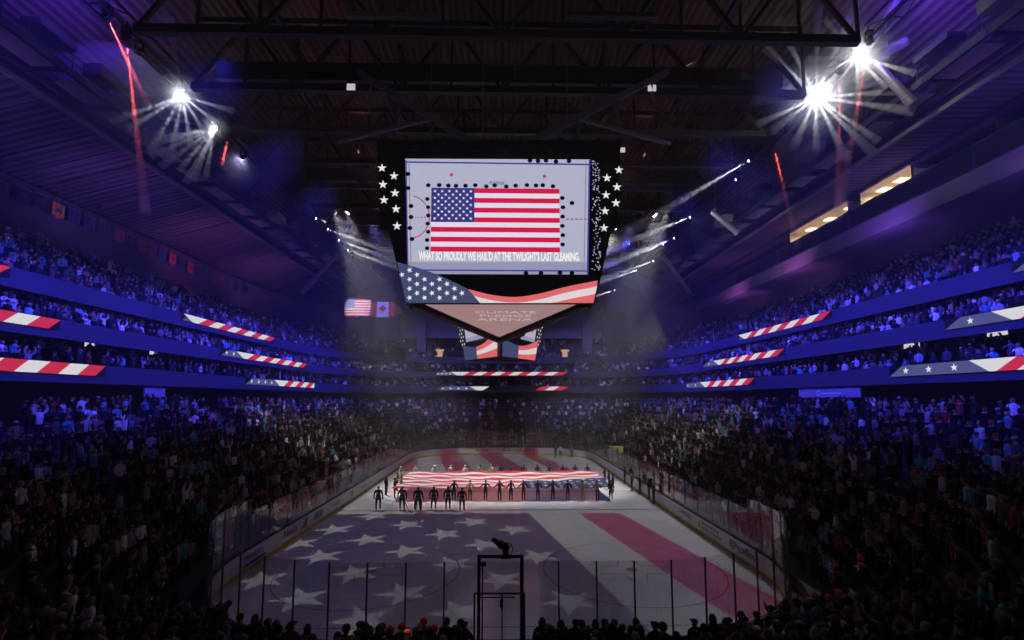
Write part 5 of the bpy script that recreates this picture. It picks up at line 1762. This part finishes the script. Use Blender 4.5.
def star_lamp(parent, p, angs, hole, r, power, ln, hr, glow, fwd=.25):
    """made-up pierced globe round a lamp; holes and added haze rods shape starburst rays"""
    p = Vector(p)
    dirs = []
    for a in angs:
        t = math.radians(a)
        dirs.append((CAMR * math.cos(t) + CAMU * math.sin(t) - CAMF * (fwd + .12 * math.sin(a * 7.0))).normalized())
    bm = bmesh.new(); bmesh.ops.create_icosphere(bm, subdivisions=6, radius=r)
    ch = math.cos(math.radians(hole))
    kill = [f for f in bm.faces if any(f.calc_center_median().normalized().dot(d) > ch for d in dirs)]
    bmesh.ops.delete(bm, geom=kill, context='FACES')
    me = bpy.data.meshes.new('ray_globe'); bm.to_mesh(me); bm.free(); me.materials.append(M_lens)
    o = bpy.data.objects.new('ray_globe', me); COL.objects.link(o); o.parent = parent; o.location = p - wloc(parent)
    lamp('star_lamp', 'POINT', p, None, power, WHITE, radius=.004, parent=parent)
    lamp('glow_fill_lamp', 'POINT', p - CAMF * (r + .12), None, glow, WHITE, radius=.05, parent=parent)  # added lamp in front of the globe, makes the puff glow
    for k, d in enumerate(dirs):
        l_ = ln * (1.0 if k % 3 else .88); w = math.tan(math.radians(hole + 1.4))
        mb = MB(); mb.tube(p + d * (r + .02), p + d * l_, r * w, n=10, r2=l_ * w); mb.build('ray_haze', H_RAY, parent)
    mb = MB(); mb.sphere((0, 0, 0), hr, 0, 24, 14)  # puff of haze added for the glow round the lens
    g = mb.build('lamp_haze', glow_haze(.30, hr)); g.parent = parent; g.location = p - wloc(parent)


wl = [(139, 52, -1), (182, 96, -1), (215, 128, -1), (243, 157, -1), (856, 56, 1), (816, 97, 1), (785, 131, 1), (750, 160, 1), (737, 179, 1)]
FX = []
for k, (px, py, sx) in enumerate(wl):
    p = onX(px, py, sx * 23.0); FX.append(p)
    big = k in (1, 4, 5)
    tgt = {0: onX(112, 110, -31), 1: (0, 10, 10), 2: onX(180, 185, -31), 3: onX(225, 180, -31), 4: (0, 4, 9), 5: (0, 4, 9), 6: onX(800, 190, 31), 7: (-18, 62, 10), 8: (-12, 56, 8)}[k]
    n_ = (k if sx < 0 else k - 4)
    t = fixture('white_lamp', 'bright white moving stage lamp on the %s lighting truss, %s from the camera' % ('left' if sx < 0 else 'right', ordinal(n_)), p, tgt, None if k in (1, 2, 4, 5) else (M_lens if k == 0 else M_lens_s), (.16, .17, .14, .12, .24, .34, .15, .14, .12)[k], 'white stage lamps under the roof')
    if k == 0: shaft(t, p, tgt, 52, 9000, (.75, .82, 1.0), 8.5, H_PUFF, .1, .2, .6)
    if k == 1: star_lamp(t, p, (-20, -38, -55, -72, -90, -108, -128, -150, 172, 188, 90, 30), 2.1, .2, 11000, 5.0, 2.0, 90)
    if k == 2: star_lamp(t, p, (176, 190, 202, 212, 222, 232, 242, 252, 263, 271), 1.9, .16, 11000, 5.2, 1.5, 50)
    if k == 3: shaft(t, p, tgt, 40, 1100, (.55, .55, 1.0), 6, H_DENSE, .1, .2, .6)
    if k == 4: star_lamp(t, p, (15, 55, 95, 140, 165, 190, 215, 235, 262, 290, 325), 2.0, .26, 12000, 3.6, 2.6, 170)
    if k == 5: star_lamp(t, p, (8, 28, 48, 72, 98, 122, 150, 172, 196, 208, 220, 238, 255, 275, 292, 312, 335, 352), 1.9, .42, 32000, 6.2, 3.8, 420)
    if k == 6: shaft(t, p, tgt, 40, 1100, (.55, .6, 1.0), 6, H_DENSE, .1, .2, .6)
    if k == 7: shaft(t, p, tgt, 5.5, 22000, WHITE, 22, H_SHAFT, .12)
# rows of beam lamps further down both trusses, thrown across to the far opposite stand
k = 0
for sx, L in ((-1, ((304, 214.5, 0), (315, 218, 1), (327, 229, 1), (338, 240, 1), (347, 250, 1), (352.5, 257, 0))), (1, ((691, 217, 1), (688, 224, 0), (675, 238, 1), (664, 244, 1), (654, 261, 1), (637, 270, 1), (634.5, 273, 0), (615, 290, 1)))):
    for i, (px, py, on) in enumerate(L):
        p = onX(px, py, sx * 23.0) if p is not None else p
        tgt = (-sx * 22, 62 + 3 * i, 15.5 if sx < 0 else 14) if on else (sx * 33, p.y + 8, 24)
        t = fixture('beam_lamp_head', 'small white beam lamp on the far part of the %s lighting truss, %s along it' % ('left' if sx < 0 else 'right', ordinal(i)), p, tgt, M_lens_s, .13, 'beam lamps on the far parts of the lighting trusses')
        if on: shaft(t, p, tgt, 6.5, 22000, WHITE, 24, H_SHAFT, .08)
        else: shaft(t, p, tgt, 36, 1200, (.5, .5, 1.0), 6, H_PUFF, .1, .2, .6)
# two wide lamps at the lower shoulders of the near scoreboard
for sx, px in ((-1, 386.5), (1, 615)):
    p = onY(px, 227, 33.0)
    tgt = onY(372 if sx < 0 else 632, 330, 36)
    t = fixture('wash_lamp', 'white lamp beside the lower %s shoulder of the near scoreboard' % ('left' if sx < 0 else 'right'), p, tgt, M_lens_s, .12)
    shaft(t, p, tgt, 30, 6500, (1, 1, 1), 9.5, H_PUFF, .1, .15, .7)
# small pale roof lamps
M_rl = mat('roof_lamp_face', (.6, .6, .6), .5, 0, (1, .92, .95), .55)
for k, (px, py) in enumerate(((351, 87), (652, 88), (381, 149), (622, 150))):
    p = onY(px, py, 31.5 if k < 2 else 41.5)
    t = thing('roof_lamp', 'square pale lamp under the roof, %s of the %s pair' % ('left' if px < 500 else 'right', 'nearer' if k < 2 else 'farther'), 'ceiling lamp', p)
    mb = MB(); mb.box(p, (.55, .1, .42)); mb.build('lamp_face', M_rl, t)
    mb = MB(); mb.box(p + Vector((0, .2, .05)), (.6, .3, .5)); mb.tube(p + Vector((0, .2, .2)), p + Vector((0, .2, 2.0)), .04, n=6); mb.build('housing', M_black, t)
# unseen fill lamps added over the near end to lift its darkness
for sx in (-1, 1):
    lamp('near_fill_lamp', 'POINT', (sx * 11, 8, 27), None, 120, (1.0, .97, .95), radius=.3)
lamp('hat_fill_lamp', 'SPOT', (-4.0, 16.5, 12), (-2.6, 11.5, 3.4), 1800, (1, .75, .6), 15, .8, .1)  # added spots aimed at the orange hats to brighten them
lamp('hat_fill_lamp', 'SPOT', (8.5, 16.5, 12), (6.8, 12.0, 3.2), 1000, (1, .75, .6), 13, .8, .1)
